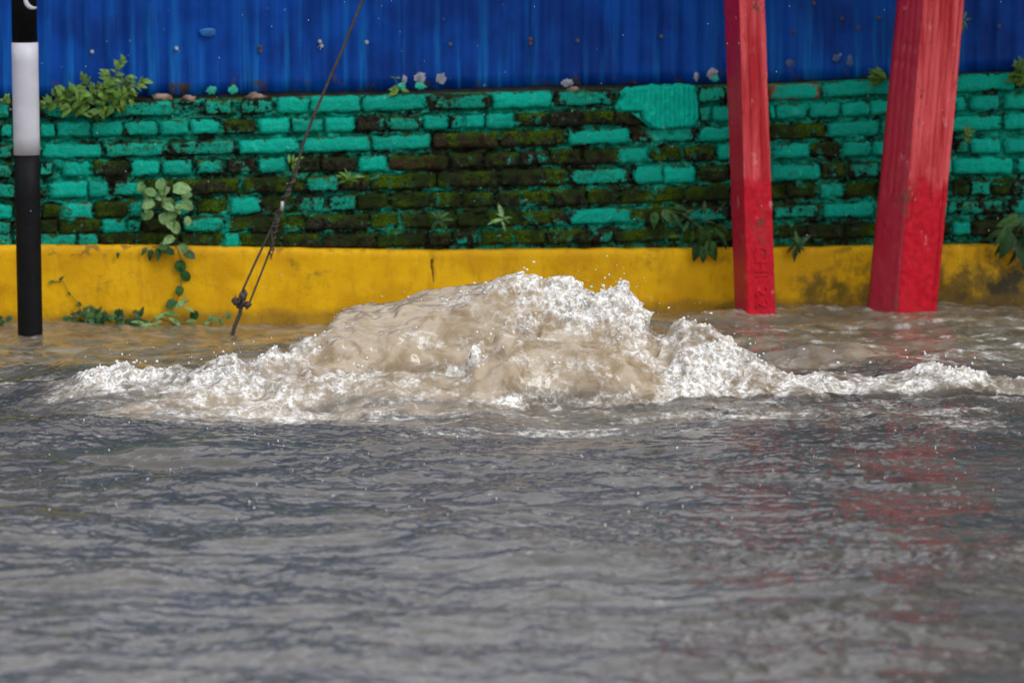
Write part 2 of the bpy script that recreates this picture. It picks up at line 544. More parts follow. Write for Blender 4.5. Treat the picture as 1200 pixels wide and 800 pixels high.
def flat_waves(X, Y):
    # a rain-beaten, shoving flood: broad swells, chop, fine chop
    h = 0.020 * perlin(X * 1.3 + 4, Y * 1.5, 1.0)
    wx, wy = X + 0.10 * perlin(X * 2, Y * 2, 8.0), Y + 0.10 * perlin(X * 2, Y * 2, 11.0)
    h += 0.022 * perlin(wx * 2.0, wy * 3.4, 2.0) + 0.0115 * perlin(wx * 2.8, wy * 7.0, 14.0)
    h += 0.0030 * (0.5 - np.abs(perlin(wx * 6.5, wy * 9.0, 3.0)) * 1.6) + 0.0055 * perlin(wx * 6, wy * 13, 6.0)
    h += 0.0026 * perlin(X * 15, Y * 19, 4.0)
    h += (0.0024 * perlin(X * 26, Y * 34, 5.0) + 0.0012 * perlin(X * 55, Y * 62, 7.0)) * (0.6 + 0.8 * sstep(-0.4, 0.4, perlin(X * 1.1, Y * 2.0, 71.0)))
    return h


xs = np.concatenate([-np.geomspace(60, 2.25, 36), np.arange(-2.2, 2.2001, 0.005), np.geomspace(2.25, 60, 36)])
ys = np.concatenate([np.array([-12, -4, 0, 2, 3.5, 4.5, 5.2]), np.arange(5.6, 7.2, 0.05), np.arange(7.2, 11.0, 0.0085), np.arange(11.0, 12.5, 0.0052),
                     np.arange(12.5, 14.9, 0.012), np.geomspace(15, 17, 8)])
X, Y = np.meshgrid(xs, ys)
H, foam, clear = ridge_fields(X, Y)
near = np.exp(-(((Y - 12.0) / 0.9) ** 2)) * sstep(2.6, 1.8, np.abs(X))
H0 = flat_waves(X, Y)
# the boil stirs the water behind and beside it; rough shoves near the posts
H0 *= 1 + 0.9 * near
stir = sstep(12.2, 12.8, Y) * (1 - sstep(14.3, 14.9, Y)) * sstep(0.2, 1.0, X)
back = sstep(12.25, 12.8, Y) * (1 - sstep(14.6, 15.0, Y)) * (np.abs(X) < 5)
H0 += back * (0.007 * (0.5 - np.abs(perlin(X * 7, Y * 9, 19.0)) * 1.8) + 0.0035 * perlin(X * 19, Y * 24, 23.0))
H0 += stir * (0.010 * (0.6 - np.abs(fbm(X * 5, Y * 7, 9.0, 3)) * 1.5) + 0.002)
H0 *= np.where(np.abs(X) > 5, 0.3, 1)
Z = H + H0
# froth: displaced along the slope's normal, so the lumps lean and overhang
gy, gx = np.gradient(Z, ys, xs)
nl = np.sqrt(gx ** 2 + gy ** 2 + 1)
N = np.stack([-gx / nl, -gy / nl, 1 / nl], -1)
act = (foam > 0.02) | (H > 0.004)
idx = np.nonzero(act)
x0, y0, z0 = X[idx], Y[idx], Z[idx]
f0 = foam[idx]
bil = lambda s, k: 0.5 - np.abs(perlin(x0 * s, y0 * s, z0 * s + k)) * 1.9
patch = sstep(-0.35, 0.35, fbm(x0 * 7, y0 * 7, z0 * 7 + 2, 3))
fr = f0 * (0.35 + 0.65 * patch)
hh = sstep(0.0, 0.10, H[idx])
amp = 0.35 + 0.65 * hh
dsp = fr * amp * (0.036 * bil(8, 1) + 0.022 * bil(17, 2) + 0.0115 * bil(34, 3) + 0.0042 * bil(60, 4))
# smooth flowing flutes on the muddy dome
xw = x0 + 0.05 * perlin(x0 * 6, y0 * 6, z0 * 6)
zw = z0 + 0.05 * perlin(x0 * 5, y0 * 5, z0 * 5 + 9)
dsp += (1 - fr) * hh * (0.013 * perlin(xw * 6, y0 * 6, zw * 9) + 0.0095 * (0.5 - np.abs(perlin(xw * 9, y0 * 11, zw * 22)) * 1.7)
                        + 0.0026 * perlin(xw * 26, y0 * 30, zw * 60) + 0.0006 * perlin(x0 * 90, y0 * 90, z0 * 90))
VX, VY, VZ = X.copy(), Y.copy(), Z.copy()
VX[idx] += N[idx][:, 0] * dsp; VY[idx] += N[idx][:, 1] * dsp * 0.8; VZ[idx] += N[idx][:, 2] * dsp
foamf = foam.copy()
foamf[idx] = np.clip(f0 * (0.45 + 0.75 * patch) + 0.5 * f0 * bil(17, 2), 0, 1)
# thin streaks of foam drifting off the boil
px_ = 600 + X / Y * FP
foamf *= 0.55 + 0.45 * sstep(40, 130, px_)
skirt = np.exp(-((Y - 11.40 - 0.05 * perlin(X * 4, 0, 3.0)) / 0.16) ** 2) * sstep(20, 140, px_) * (1 - sstep(430, 620, px_) * 0.6) * sstep(1250, 900, px_)
foamf = np.maximum(foamf, skirt * (0.25 + 0.55 * sstep(-0.2, 0.5, fbm(X * 5, Y * 12, 27.0, 4))))
clear = np.maximum(clear, skirt * 0.8 * sstep(-0.5, 0.4, fbm(X * 4, Y * 10, 41.0, 4)))
trail = np.exp(-((Y - 11.25) / 0.45) ** 2) * sstep(0.22, 0.62, fbm(X * 2.6, Y * 11, 61.0, 4)) * 0.5
foamf = np.maximum(foamf, trail)
drift = near * sstep(0.15, 0.5, fbm(X * 4, Y * 9, 21.0, 4)) * 0.45
foamf = np.maximum(foamf, drift)
clear = np.maximum(clear, back * (0.34 + 0.3 * sstep(-0.2, 0.5, fbm(X * 3, Y * 8, 51.0, 3))))
foamf = np.maximum(foamf, stir * sstep(0.1, 0.55, fbm(X * 6, Y * 12, 31.0, 4)) * 0.62)
VV = np.stack([VX, VY, VZ], -1).reshape(-1, 3)
FF = grid_faces(len(ys), len(xs))
mf = (np.maximum(foam, sstep(0.01, 0.03, H)) > 0.3).ravel()
sel = mf[FF].sum(1) >= 2


def sub_mesh(name, sel):
    F = FF[sel]
    u, inv = np.unique(F, return_inverse=True)
    me = mesh_np(name, VV[u], inv.reshape(F.shape))
    a = me.attributes.new('foam', 'FLOAT', 'POINT'); a.data.foreach_set('value', foamf.ravel()[u].astype(np.float32))
    a = me.attributes.new('clear', 'FLOAT', 'POINT'); a.data.foreach_set('value', clear.ravel()[u].astype(np.float32))
    return me


link('flood_water', sub_mesh('flood_water', ~sel), M['water'], kind='structure')
up = link('water_upwelling', sub_mesh('water_upwelling', sel), M['water'])
tag(up, 'brown and white boil of muddy water heaving up in the middle of the flooded street', 'upwelling')

# droplets and bubbles
def ico(sub):
    bm = bmesh.new(); bmesh.ops.create_icosphere(bm, subdivisions=sub, radius=1.0)
    V = np.array([v.co[:] for v in bm.verts]); F = np.array([[v.index for v in f.verts] for f in bm.faces]); bm.free()
    return V, F


IV, IF = ico(2)
IV1, IF1 = ico(1)


def blobs(name, C, Rr, mat, base=(IV, IF), stretch=None, **k):
    bv, bf = base
    C = np.asarray(C); Rr = np.asarray(Rr)
    sc = RNG.uniform(0.7, 1.35, (len(C), 3)) if stretch is None else stretch
    V = C[:, None, :] + bv[None] * Rr[:, None, None] * sc[:, None, :]
    F = bf[None] + (np.arange(len(C)) * len(bv))[:, None, None]
    return link(name, mesh_np(name, V.reshape(-1, 3), F.reshape(-1, 3)), mat, **k)


ff = foamf.ravel()[mf.nonzero()[0]] * sstep(0.01, 0.08, H.ravel()[mf.nonzero()[0]])
cand = mf.nonzero()[0]
pr = ff ** 2.2 * (np.abs(VV[cand, 0]) < 2.2); pr /= pr.sum()
nb = 1300
pick = RNG.choice(cand, nb, replace=False, p=pr)
rr = 0.0014 + 0.0042 * RNG.random(nb) ** 2.6
C = VV[pick] + N.reshape(-1, 3)[pick] * (rr * 0.4)[:, None]
blobs('foam_bubbles', C, rr, M['drop'], (IV1, IF1) if False else (IV, IF), kind='stuff')
# thrown droplets over the crests
nd_ = 620
pick = RNG.choice(cand, nd_, replace=False, p=pr)
rr = 0.0006 + 0.0040 * RNG.random(nd_) ** 5
C = VV[pick] + np.stack([RNG.normal(0, 0.03, nd_), RNG.normal(0, 0.03, nd_), np.abs(RNG.normal(0, 0.035, nd_)) + 0.012], -1)
blobs('spray_droplets', C, rr, M['drop'], kind='stuff')
# rain: short drops in the air, and pocks where they strike
nr_ = 260
yy = RNG.uniform(9, 13.9, nr_)
C = np.stack([RNG.uniform(-1, 1, nr_) * 0.14 * yy, yy, RNG.uniform(0.02, 1.5, nr_)], -1)
rr = RNG.uniform(0.0005, 0.0010, nr_)
blobs('falling_rain', C, rr, M['drop'], (IV1, IF1), stretch=np.tile([[1, 1, 2.2]], (nr_, 1)), kind='stuff')
ns_ = 260
yy = 1 / RNG.uniform(1 / 14, 1 / 9.4, ns_)
sx = RNG.uniform(-1, 1, ns_) * 0.14 * yy
iy = np.searchsorted(ys, yy).clip(0, len(ys) - 1); ix = np.searchsorted(xs, sx).clip(0, len(xs) - 1)
C = np.stack([sx, yy, VZ[iy, ix] + 0.001], -1)
rr = RNG.uniform(0.0008, 0.0024, ns_) * RNG.uniform(0.6, 1.2, ns_)
blobs('rain_splashes', C, rr, M['drop'], (IV1, IF1), stretch=np.stack([np.ones(ns_), np.ones(ns_), RNG.uniform(1, 2.6, ns_)], -1), kind='stuff')

# ------------------------------------------------------------------ ground bed and soil behind the wall
g = mesh_np('ground', [(-300, -60, -0.35), (300, -60, -0.35), (300, 600, -0.35), (-300, 600, -0.35)], [(0, 1, 2, 3)])
link('ground', g, M['soil'], kind='structure')

# ------------------------------------------------------------------ brick wall
wall = empty('brick_wall', w2(0, 0, 0), WANG, label='low teal painted brick wall, mossy in the middle, on a yellow plinth along the street', cat='wall')
CX = [100, 450, 600, 930, 1150]
CY = {1: (129, 121.5, 118, 107.5, 97), 2: (152, 145.5, 141.5, 131, 121), 3: (177, 168, 163, 155, 144), 4: (198.5, 192, 187, 176.5, 171.5),
      5: (222.5, 214, 209, 202, 194.5), 6: (247, 236.5, 234, 224, 220), 7: (266, 260, 257, 248, 243), 8: (281.5, 283, 279, 272.5, 268)}
CH = {1: 18.5, 2: 17, 3: 17.5, 4: 17.5, 5: 19, 6: 18.5, 7: 17.5, 8: 16}
BR = {
1: "-60,-24M -20,12P 14,46P 48,125p 130,205g 240,272p 283,320p 325,362G 365,422G 425,499G 503,576p 579,647G 651,719g 820,850p 853,900G 902,961r 964,1048G 1050,1118G 1121,1189G 1192,1260M",
2: "-60,-34P -30,-2P 1,14P 17,45P 48,64G 67,105G 108,144G 147,184G 188,221G 224,257G 262,300m 304,340G 343,378G 382,416G 419,453h 456,492p 497,525G 529,543p 546,568G 571,602G 606,643D 646,683h 684,720D 722,760D 820,833p 836,855G 858,900G 903,908G 911,946G 950,985G 988,1020G 1022,1047G 1050,1083G 1086,1118G 1120,1131G 1138,1172G 1178,1210G",
3: "-60,-34P -30,16p 18,47P 50,118G 123,193g 199,277p 281,350G 354,434G 437,505G 509,584d 587,662D 668,738G 742,816p 820,855G 858,900G 903,968M 972,1031G 1035,1110G 1112,1175G 1178,1250G",
4: "-60,-24P -20,14p 17,46p 47,62p 74,105G 110,149m 153,187G 190,225G 230,262p 267,299h 303,335G 340,375D 378,418D 421,454G 457,525d 528,566D 569,607D 610,644h 647,681D 685,724D 726,760G 763,799M 804,838D 843,856G 858,880G 883,905G 908,949G 952,986m 989,1021G 1024,1055G 1058,1090G 1092,1118G 1120,1135p 1138,1172G 1178,1210G",
5: "-60,-34P -30,18p 20,48P 58,103G 105,127G 132,170p 173,205D 207,280D 285,340M 343,358D 360,397p 400,434D 436,512M 515,584d 587,664D 668,739p 743,777G 779,816G 822,855D 858,902G 905,962G 965,993D 995,1030p 1033,1070P 1073,1116G 1118,1187G 1192,1260G",
6: "-60,-29P -25,15G 18,48P 50,70M 74,108r 112,150M 152,168p 170,200M 203,228p 231,268M 271,305G 309,345M 348,382p 385,418p 421,455M 460,505M 508,540M 543,580M 584,610m 613,648D 651,686D 690,725M 728,765M 768,802M 805,855M 858,900M 905,921M 924,958M 962,990p 994,1028M 1030,1060M 1062,1100p 1118,1135M 1138,1162p 1165,1185M 1188,1210p",
7: "-60,-24M -20,14p 17,46p 48,68M 70,118M 121,147G 150,165p 168,212D 214,262p 265,335M 338,358M 360,432D 435,468M 471,510M 513,535M 537,570M 573,608M 611,645m 646,664D 670,740G 743,800M 803,855p 858,902p 905,963p 967,1025G 1028,1110G 1112,1122p 1124,1180p 1184,1250p",
8: "-60,-29M -25,14p 17,46p 48,90g 92,115g 118,160m 163,210M 213,262M 264,280G 283,330M 333,375m 378,440D 443,500M 503,530D 531,562p 565,600M 604,640M 643,690m 694,720p 723,800M 803,855M 858,902M 905,945M 948,990m 993,1028M 1030,1066M 1070,1114m 1118,1138G 1140,1200D 1204,1250M"}
KIND = {'G': (0.88, 0.13, 0.3, 0.5), 'g': (0.72, 0.24, 0.35, 0.9), 'P': (0.72, 0.2, 0.3, 0.8), 'p': (0.62, 0.24, 0.3, 0.9), 'h': (0.46, 0.12, 0.4, 0.7),
        'm': (0.42, 0.55, 0.3, 0.9), 'M': (0.44, 0.74, 0.2, 1.0), 'D': (0.33, 0.48, 0.25, 1.0), 'd': (0.20, 0.46, 0.35, 1.0), 'r': (0.70, 0.1, 1.0, 0.4)}
TF = 0.030      # brick faces sit this far behind the plinth face


def brick_mesh(w, h, seed):
    nx, nz = (15, 6) if w > 0.15 else (9, 6)
    u = np.linspace(-1, 1, nx); v = np.linspace(-1, 1, nz)
    u = np.sign(u) * np.abs(u) ** 0.75; v = np.sign(v) * np.abs(v) ** 0.8
    U, Vv = np.meshgrid(u, v)
    x = U * w / 2; z = Vv * h / 2
    # rounded, chipped outline
    cr = np.clip(np.hypot(np.clip((np.abs(x) - (w / 2 - 0.012)) / 0.012, 0, 1), np.clip((np.abs(z) - (h / 2 - 0.012)) / 0.012, 0, 1)) - 1, 0, 1)
    x = x - np.sign(x) * cr * 0.006; z = z - np.sign(z) * cr * 0.006
    x = x + 0.0060 * perlin(U * 1.6 + seed, Vv * 1.9, 0.7); z = z + 0.0052 * perlin(U * 2.2 + seed, Vv * 1.4, 5.3) + 0.0030 * perlin(x * 45 + seed, Vv * 1.2, 8.3)
    edge = np.maximum(np.abs(U), np.abs(Vv))
    y = 0.010 * sstep(0.86, 1.0, edge) - 0.0055 * perlin(x * 28 + seed, z * 28, 3.1) - 0.003 * perlin(x * 9 + seed, z * 9, 1.1)
    V = [np.stack([x, y, z], -1).reshape(-1, 3)]
    F = grid_faces(nz, nx)
    ring = ([j for j in range(nx)] + [i * nx + nx - 1 for i in range(1, nz)] + [(nz - 1) * nx + j for j in range(nx - 2, -1, -1)] + [i * nx for i in range(nz - 2, 0, -1)])
    rv = V[0][ring].copy(); rv[:, 1] = 0.06
    V.append(rv); n0 = nx * nz; L = len(ring)
    F = [tuple(f) for f in F] + [(ring[(k + 1) % L], ring[k], n0 + k, n0 + (k + 1) % L) for k in range(L)]
    me = mesh_np('brick', np.concatenate(V), F)
    a = me.attributes.new('cover', 'FLOAT', 'POINT')
    a.data.foreach_set('value', np.concatenate([-0.24 * sstep(0.72, 1.0, edge).ravel(), np.full(L, -0.4)]).astype(np.float32))
    return me


BLIST = []
for c, line in BR.items():
    for k, tok in enumerate(line.split()):
        kd = tok[-1]; a, b = map(float, tok[:-1].rsplit(',', 1))
        xm = (a + b) / 2
        yc = float(np.interp(xm, CX, CY[c]) if 100 <= xm <= 1150 else (CY[c][0] + (100 - xm) * (CY[c][0] - CY[c][1]) / 500 if xm < 100 else CY[c][4] + (xm - 1150) * (CY[c][4] - CY[c][3]) / 220 * 0.6))
        s0, z0_ = wl(a, yc, TF); s1, z1_ = wl(b, yc, TF)
        _, zt = wl(xm, yc - CH[c] / 2, TF); _, zb = wl(xm, yc + CH[c] / 2, TF)
        me = brick_mesh(abs(s1 - s0), zt - zb + random.uniform(-0.003, 0.002), c * 31 + k * 7.3)
        back = {'M': 0.006, 'D': 0.003}.get(kd, 0.0) + (0.004 if c >= 6 else 0.0)
        o = link('brick', me, M['masonry'], wall, ((s0 + s1) / 2, TF + back + random.uniform(-0.004, 0.006), (zt + zb) / 2))
        slope = math.atan2(float(np.interp(xm - 60, CX, CY[c]) - np.interp(xm + 60, CX, CY[c])), 120) * 0.8
        o.rotation_euler = (random.uniform(-0.03, 0.03), slope * -1 + random.uniform(-0.012, 0.012), random.uniform(-0.03, 0.03))
        q = KIND[kd]
        BLIST.append(((s0 + s1) / 2, (zt + zb) / 2, abs(s1 - s0), q[0], q[1]))
        dk = 1.0
        o.color = (min(1, q[0] + random.uniform(-0.05, 0.04)), q[1] + random.uniform(-0.05, 0.08), q[2] if q[2] > 0.9 else min(0.7, q[2] + random.uniform(0, 0.35)), q[3])


def wall_top_z(s):
    px = [-100, 100, 450, 600, 930, 1150, 1300]
    py = [122, 119, 112, 108.5, 98, 87, 82]
    q = [wl(a, b, TF) for a, b in zip(px, py)]
    return np.interp(s, [x[0] for x in q], [x[1] for x in q])


def plinth_top_z(s):
    px = [-60, 0, 150, 300, 500, 700, 860, 930, 1100, 1200, 1260]
    py = [289, 288.5, 288, 291, 294.5, 292.5, 292, 291, 288, 287, 287]
    q = [wl(a, b, 0) for a, b in zip(px, py)]
    return np.interp(s, [x[0] for x in q], [x[1] for x in q])


# mortar bed: recessed, lumpy
SL, SR = wl(-60, 200, TF)[0] + 0.01, wl(1262, 200, TF)[0] - 0.01
ns, nzv = 760, 120
ss = np.linspace(SL, SR, ns); vv = np.linspace(0, 1, nzv)
Sg, Vg = np.meshgrid(ss, vv)
zlo = plinth_top_z(Sg) - 0.03
Zg = zlo + Vg * (wall_top_z(Sg) - zlo)
lump = fbm(Sg * 22, Zg * 55, 2.0, 4)
Yg = TF + 0.027 - 0.020 * lump - 0.015 * sstep(0.1, 0.7, fbm(Sg * 9, Zg * 16, 7.0, 3))
Yg = np.where(Vg > 0.985, Yg + 0.012, Yg)
Vm = np.stack([Sg, Yg, Zg], -1).reshape(-1, 3)
topv = np.stack([ss, np.full(ns, 0.26), wall_top_z(ss) - 0.004], -1)
n0 = len(Vm)
Fm = np.concatenate([grid_faces(nzv, ns), np.stack([np.arange(ns - 1) + (nzv - 1) * ns, np.arange(1, ns) + (nzv - 1) * ns, n0 + np.arange(1, ns), n0 + np.arange(ns - 1)], -1)])
mo = link('mortar', mesh_np('mortar', np.concatenate([Vm, topv]), Fm), M['masonry'], wall)
# paint survives in the joints where the bricks around them are painted, moss where they are mossy
allv = np.concatenate([Vm, topv])
wsum = np.full(len(allv), 1e-6); ca_ = np.zeros(len(allv)); ma_ = np.zeros(len(allv))
for (bs, bz, bw, bc, bmn) in BLIST:
    dd = np.hypot(np.maximum(np.abs(allv[:, 0] - bs) - bw / 2, 0), (allv[:, 2] - bz))
    k = np.exp(-(dd / 0.04) ** 2); wsum += k; ca_ += k * bc; ma_ += k * bmn
a = mo.data.attributes.new('cover', 'FLOAT', 'POINT'); a.data.foreach_set('value', (0.37 + 0.30 * ca_ / wsum).astype(np.float32))
a = mo.data.attributes.new('mossy', 'FLOAT', 'POINT'); a.data.foreach_set('value', (0.12 + 0.44 * ma_ / wsum).astype(np.float32))
mo.color = (0.0, 0.0, 0.2, 1.0)
# back of the wall, and the wall carrying on beyond the frame both ways
for (a, b) in ((-9.0, SL - 0.0), (SR, 9.0), (SL, SR)):
    V = []
    fr_ = 0.12 if a == SL else TF + 0.035
    zt = float(wall_top_z((a + b) / 2)) - 0.012
    for s in (a, b):
        for y in (fr_, 0.25):
            for z in (-0.35, zt): V.append((s, y, z))
    F = [(0, 1, 5, 4), (2, 6, 7, 3), (0, 2, 3, 1), (4, 5, 7, 6), (1, 3, 7, 5)]
    o = link('wall_core', mesh_np('wall_core', V, F, False), M['masonry'], wall)
    o.color = (0.45, 0.4, 0.2, 1.0)
# courses outside the picture, joined
bmV, bmF = [], []
for side in (-1, 1):
    for c in range(8):
        zc = 0.815 - 0.069 * c - (0.03 if side > 0 else 0.0)
        s = (SR if side > 0 else -SL) + 0.12
        while s < 5.5:
            w = 0.22 if c % 2 == 0 else 0.105
            me = brick_mesh(w, 0.055, s * 9 + c)
            v = np.array([q.co[:] for q in me.vertices]) + np.array([side * (s + w / 2 - 0.1), TF, zc])
            base = sum(len(q) for q in bmV)
            bmF += [tuple(base + i for i in p.vertices) for p in me.polygons]
            bmV.append(v); bpy.data.meshes.remove(me)
            s += w + 0.012
o = link('brick_courses', mesh_np('brick_courses', np.concatenate(bmV), bmF), M['masonry'], wall, kind='stuff')
o.color = (0.7, 0.25, 0.3, 0.8)

# plaster patch with trowel grooves
out = [(733, 103), (760, 99.5), (800, 98.5), (815, 99), (817, 112), (819, 124), (820, 138), (815, 149), (800, 151), (785, 152), (772, 154), (763, 151), (756, 145), (752, 138),
       (750, 132), (738, 132), (728, 133), (722, 127), (724, 120), (730, 113), (727, 108)]
bm = bmesh.new()
vs = []
for (x, y) in out:
    s, z = wl(x, y, TF)
    vs.append(bm.verts.new((s, 0, z)))
bm.faces.new(vs)
bmesh.ops.triangulate(bm, faces=bm.faces[:])
for _ in range(6):
    bmesh.ops.subdivide_edges(bm, edges=[e for e in bm.edges if e.calc_length() > 0.006], cuts=1, use_grid_fill=False)
    bmesh.ops.triangulate(bm, faces=bm.faces[:])
bm.verts.ensure_lookup_table()
co = np.array([v.co[:] for v in bm.verts])
bd = np.array([v.is_boundary for v in bm.verts])
bp = co[bd]
dist = np.array([np.min(np.hypot(bp[:, 0] - c[0], bp[:, 2] - c[2])) for c in co])
yv = TF - 0.016 + 0.022 * (1 - sstep(0, 0.012, dist)) + 0.0030 * np.sin(co[:, 0] * 330 + 2 * perlin(co[:, 0] * 9, co[:, 2] * 12)) + 0.004 * perlin(co[:, 0] * 14, co[:, 2] * 14)
jit = 0.006 * perlin(co[:, 0] * 60, co[:, 2] * 60, 3)
for v, y, j, b in zip(bm.verts, yv, jit, bd):
    v.co.y = y
    if b: v.co.x += j; v.co.z += j
bmesh.ops.recalc_face_normals(bm, faces=bm.faces[:])
me = bpy.data.meshes.new('plaster_patch'); bm.to_mesh(me); bm.free()
me.polygons.foreach_set('use_smooth', np.ones(len(me.polygons), bool))
o = link('plaster_patch', me, M['masonry'], wall); o.color = (1.0, 0.0, 0.2, 0.12)

# plinth
ns, nv = 620, 46
ss = np.linspace(SL, SR, ns)
ss = np.concatenate([[-9], ss, [9]])
prof = []
Sg, Kg = np.meshgrid(ss, np.arange(nv))
zt = plinth_top_z(Sg)
f = Kg / (nv - 6.0)
Zg = np.where(Kg <= nv - 6, -0.35 + f * (zt + 0.35), zt)
Yg = np.where(Kg <= nv - 6, 0.0, 0.0 + (Kg - (nv - 6)) * 0.011)
rnd = sstep(0.985, 1.0, f)
Yg = Yg + np.where(Kg <= nv - 6, 0.007 * rnd ** 2, 0.007) + 0.005 * perlin(Sg * 3.1, Zg * 4, 1.0) + 0.0022 * perlin(Sg * 14, Zg * 17, 2.0)
Zg = Zg + np.where(Kg > nv - 6, 0.002, 0) + 0.003 * perlin(Sg * 11, Kg * 0.0, 6.0) * rnd
# swelling foot at the right end
s_r = wl(1100, 330, 0)[0]
Yg = Yg - 0.035 * sstep(s_r - 0.1, s_r + 0.35, Sg) * sstep(0.2, 0.0, Zg)
# crack
sc, zc_ = wl(507, 310, 0)
cr = sc + 0.006 * perlin(Zg * 30, 0, 1.5) - (Zg - zc_) * 0.03
inr = np.exp(-((Sg - cr) / 0.0035) ** 2) * sstep(0.13, 0.16, Zg)
Yg = Yg + 0.014 * inr
Vp = np.stack([Sg, Yg, Zg], -1).reshape(-1, 3)
link('plinth', mesh_np('plinth', Vp, grid_faces(nv, len(ss))), M['plinth'], wall)
V, F = [], []
zz = np.linspace(zc_ + 0.02, zc_ - 0.09, 22)
for z in zz:
    c0 = sc + 0.006 * float(perlin(z * 30, 0, 1.5)) - (z - zc_) * 0.03 + 0.003 * float(perlin(z * 120, 3, 1))
    wd = 0.0022 + 0.0012 * float(perlin(z * 90, 5, 2)) + (0.004 if z > zc_ + 0.012 else 0)
    yb = 0.006
    V += [(c0 - wd, yb, z), (c0 + wd, yb, z), (c0, yb - 0.009, z)]
for i in range(len(zz) - 1):
    a = i * 3
    F += [(a, a + 2, a + 5, a + 3), (a + 2, a + 1, a + 4, a + 5)]
link('crack', mesh_np('crack', V, F), M['soil'], wall)

# moss tufts (nobody could count them)
nt = 15000
V, F = [], []
mossy = [o for o in wall.children if o.name.startswith('brick') and o.get('kind') is None and o.color[1] > 0.5]
for i in range(nt):
    b = random.choice(mossy)
    bx, by, bz = b.location
    w = b.dimensions.x if b.dimensions.x else 0.1
    dx = random.uniform(-0.5, 0.5) * (max(v[0] for v in b.bound_box) - min(v[0] for v in b.bound_box))
    hz = 0.028
    dz = random.triangular(-hz, hz, hz * 0.8)
    if fbm(np.array([(bx + dx) * 12]), np.array([(bz + dz) * 22]), 3.3, 2)[0] < -0.05 and random.random() < 0.8: continue
    p = Vector((bx + dx, by - 0.001, bz + dz))
    d = Vector((random.uniform(-1, 1), random.uniform(-1.3, -0.4), random.uniform(-0.4, 1.0))).normalized() * random.uniform(0.004, 0.011)
    e = Vector((random.uniform(-1, 1), 0, random.uniform(-1, 1))).normalized() * 0.0013
    n = len(V)
    V += [p - e, p + e, p + d]
    F.append((n, n + 1, n + 2))
link('moss', mesh_np('moss', V, np.array(F), False), M['moss'], wall, kind='stuff')

# ------------------------------------------------------------------ corrugated fence
TB = 0.085
fpx = [-60, 0, 200, 304, 306, 450, 620, 623, 850, 930, 932, 1045, 1150, 1260]
fpy = [116, 115, 112, 109.5, 108.5, 106.5, 101.5, 100.5, 97, 95.5, 94.5, 90, 84, 81]
fq = [wl(a, b, TB) for a, b in zip(fpx, fpy)]
fz = lambda s: np.interp(s, [q[0] for q in fq], [q[1] for q in fq])
fence = empty('corrugated_fence', w2(0, TB, 0.86), WANG, label='blue corrugated metal sheet fence standing on the brick wall', cat='fence')
PIT = 0.076
joints = [-1275, -960, -642, -326, -10, 305, 622, 931, 1245, 1560, 1875, 2190]
js = [wl(j, 60, TB)[0] for j in joints]
HF = 1.02
for i in range(len(js) - 1):
    a, b = js[i] - 0.0, js[i + 1] + 0.05
    n = int((b - a) / PIT * 12) if -60 < joints[i + 1] and joints[i] < 1250 else int((b - a) / PIT * 8)
    s = np.linspace(a, b, n)
    zr = np.concatenate([np.linspace(0, 0.4, 9), np.linspace(0.5, HF, 6)])
    Sg, Zr = np.meshgrid(s, zr)
    wv = np.sin(2 * math.pi * Sg / PIT)
    wv = np.sign(wv) * np.abs(wv) ** 0.8
    dent = 0.006 * perlin(Sg * 2.5, Zr * 3, 4.0 + i) + 0.004 * perlin(Sg * 8, Zr * 2, i * 2.0)
    Yg = 0.0068 * wv + dent + (0.004 if i % 2 else 0.0) + 0.004 * (Sg - a)
    zb = fz(s) - 0.86
    z = zb[None, :] + Zr * 1.0
    tilt = 0.0
    V = np.stack([Sg, Yg, z], -1).reshape(-1, 3)
    me = mesh_np('corrugated_sheet', V, grid_faces(len(zr), n))
    o = link('corrugated_sheet', me, M['fence'], fence)
    md = o.modifiers.new('thickness', 'SOLIDIFY'); md.thickness = 0.0012; md.offset = 1


def box_mesh(name, x0, x1, y0, y1, z0, z1):
    V = [(x, y, z) for x in (x0, x1) for y in (y0, y1) for z in (z0, z1)]
    return mesh_np(name, V, [(0, 1, 3, 2), (4, 6, 7, 5), (0, 4, 5, 1), (2, 3, 7, 6), (0, 2, 6, 4), (1, 5, 7, 3)], False)


sa, sb = js[0], js[-1]
for z in (-0.03, 0.12, 0.92):
    # rails behind the sheets follow the wall's slope; lowest one added to keep the gap dark
    for k in range(6):
        a, b = sa + (sb - sa) * k / 6, sa + (sb - sa) * (k + 1) / 6
        za, zb = float(fz(a)) - 0.86, float(fz(b)) - 0.86
        V = []
        for s, q in ((a, za), (b, zb)):
            for y in (0.03, 0.075):
                for h in (-0.03, 0.04): V.append((s, y, q + z + h))
        link('rail_and_gap_blocker', mesh_np('rail_and_gap_blocker', V, [(0, 1, 3, 2), (4, 6, 7, 5), (0, 4, 5, 1), (2, 3, 7, 6), (0, 2, 6, 4), (1, 5, 7, 3)], False), M['wood'], fence)


def screw_mesh():
    bm = bmesh.new()
    m1 = Matrix.Rotation(math.pi / 2, 4, 'X')
    bmesh.ops.create_cone(bm, cap_ends=True, segments=14, radius1=0.0075, radius2=0.0065, depth=0.003, matrix=m1)
    bmesh.ops.create_cone(bm, cap_ends=True, segments=6, radius1=0.0055, radius2=0.005, depth=0.006, matrix=Matrix.Translation((0, -0.004, 0)) @ m1)
    me = bpy.data.meshes.new('screw'); bm.to_mesh(me); bm.free()
    return me


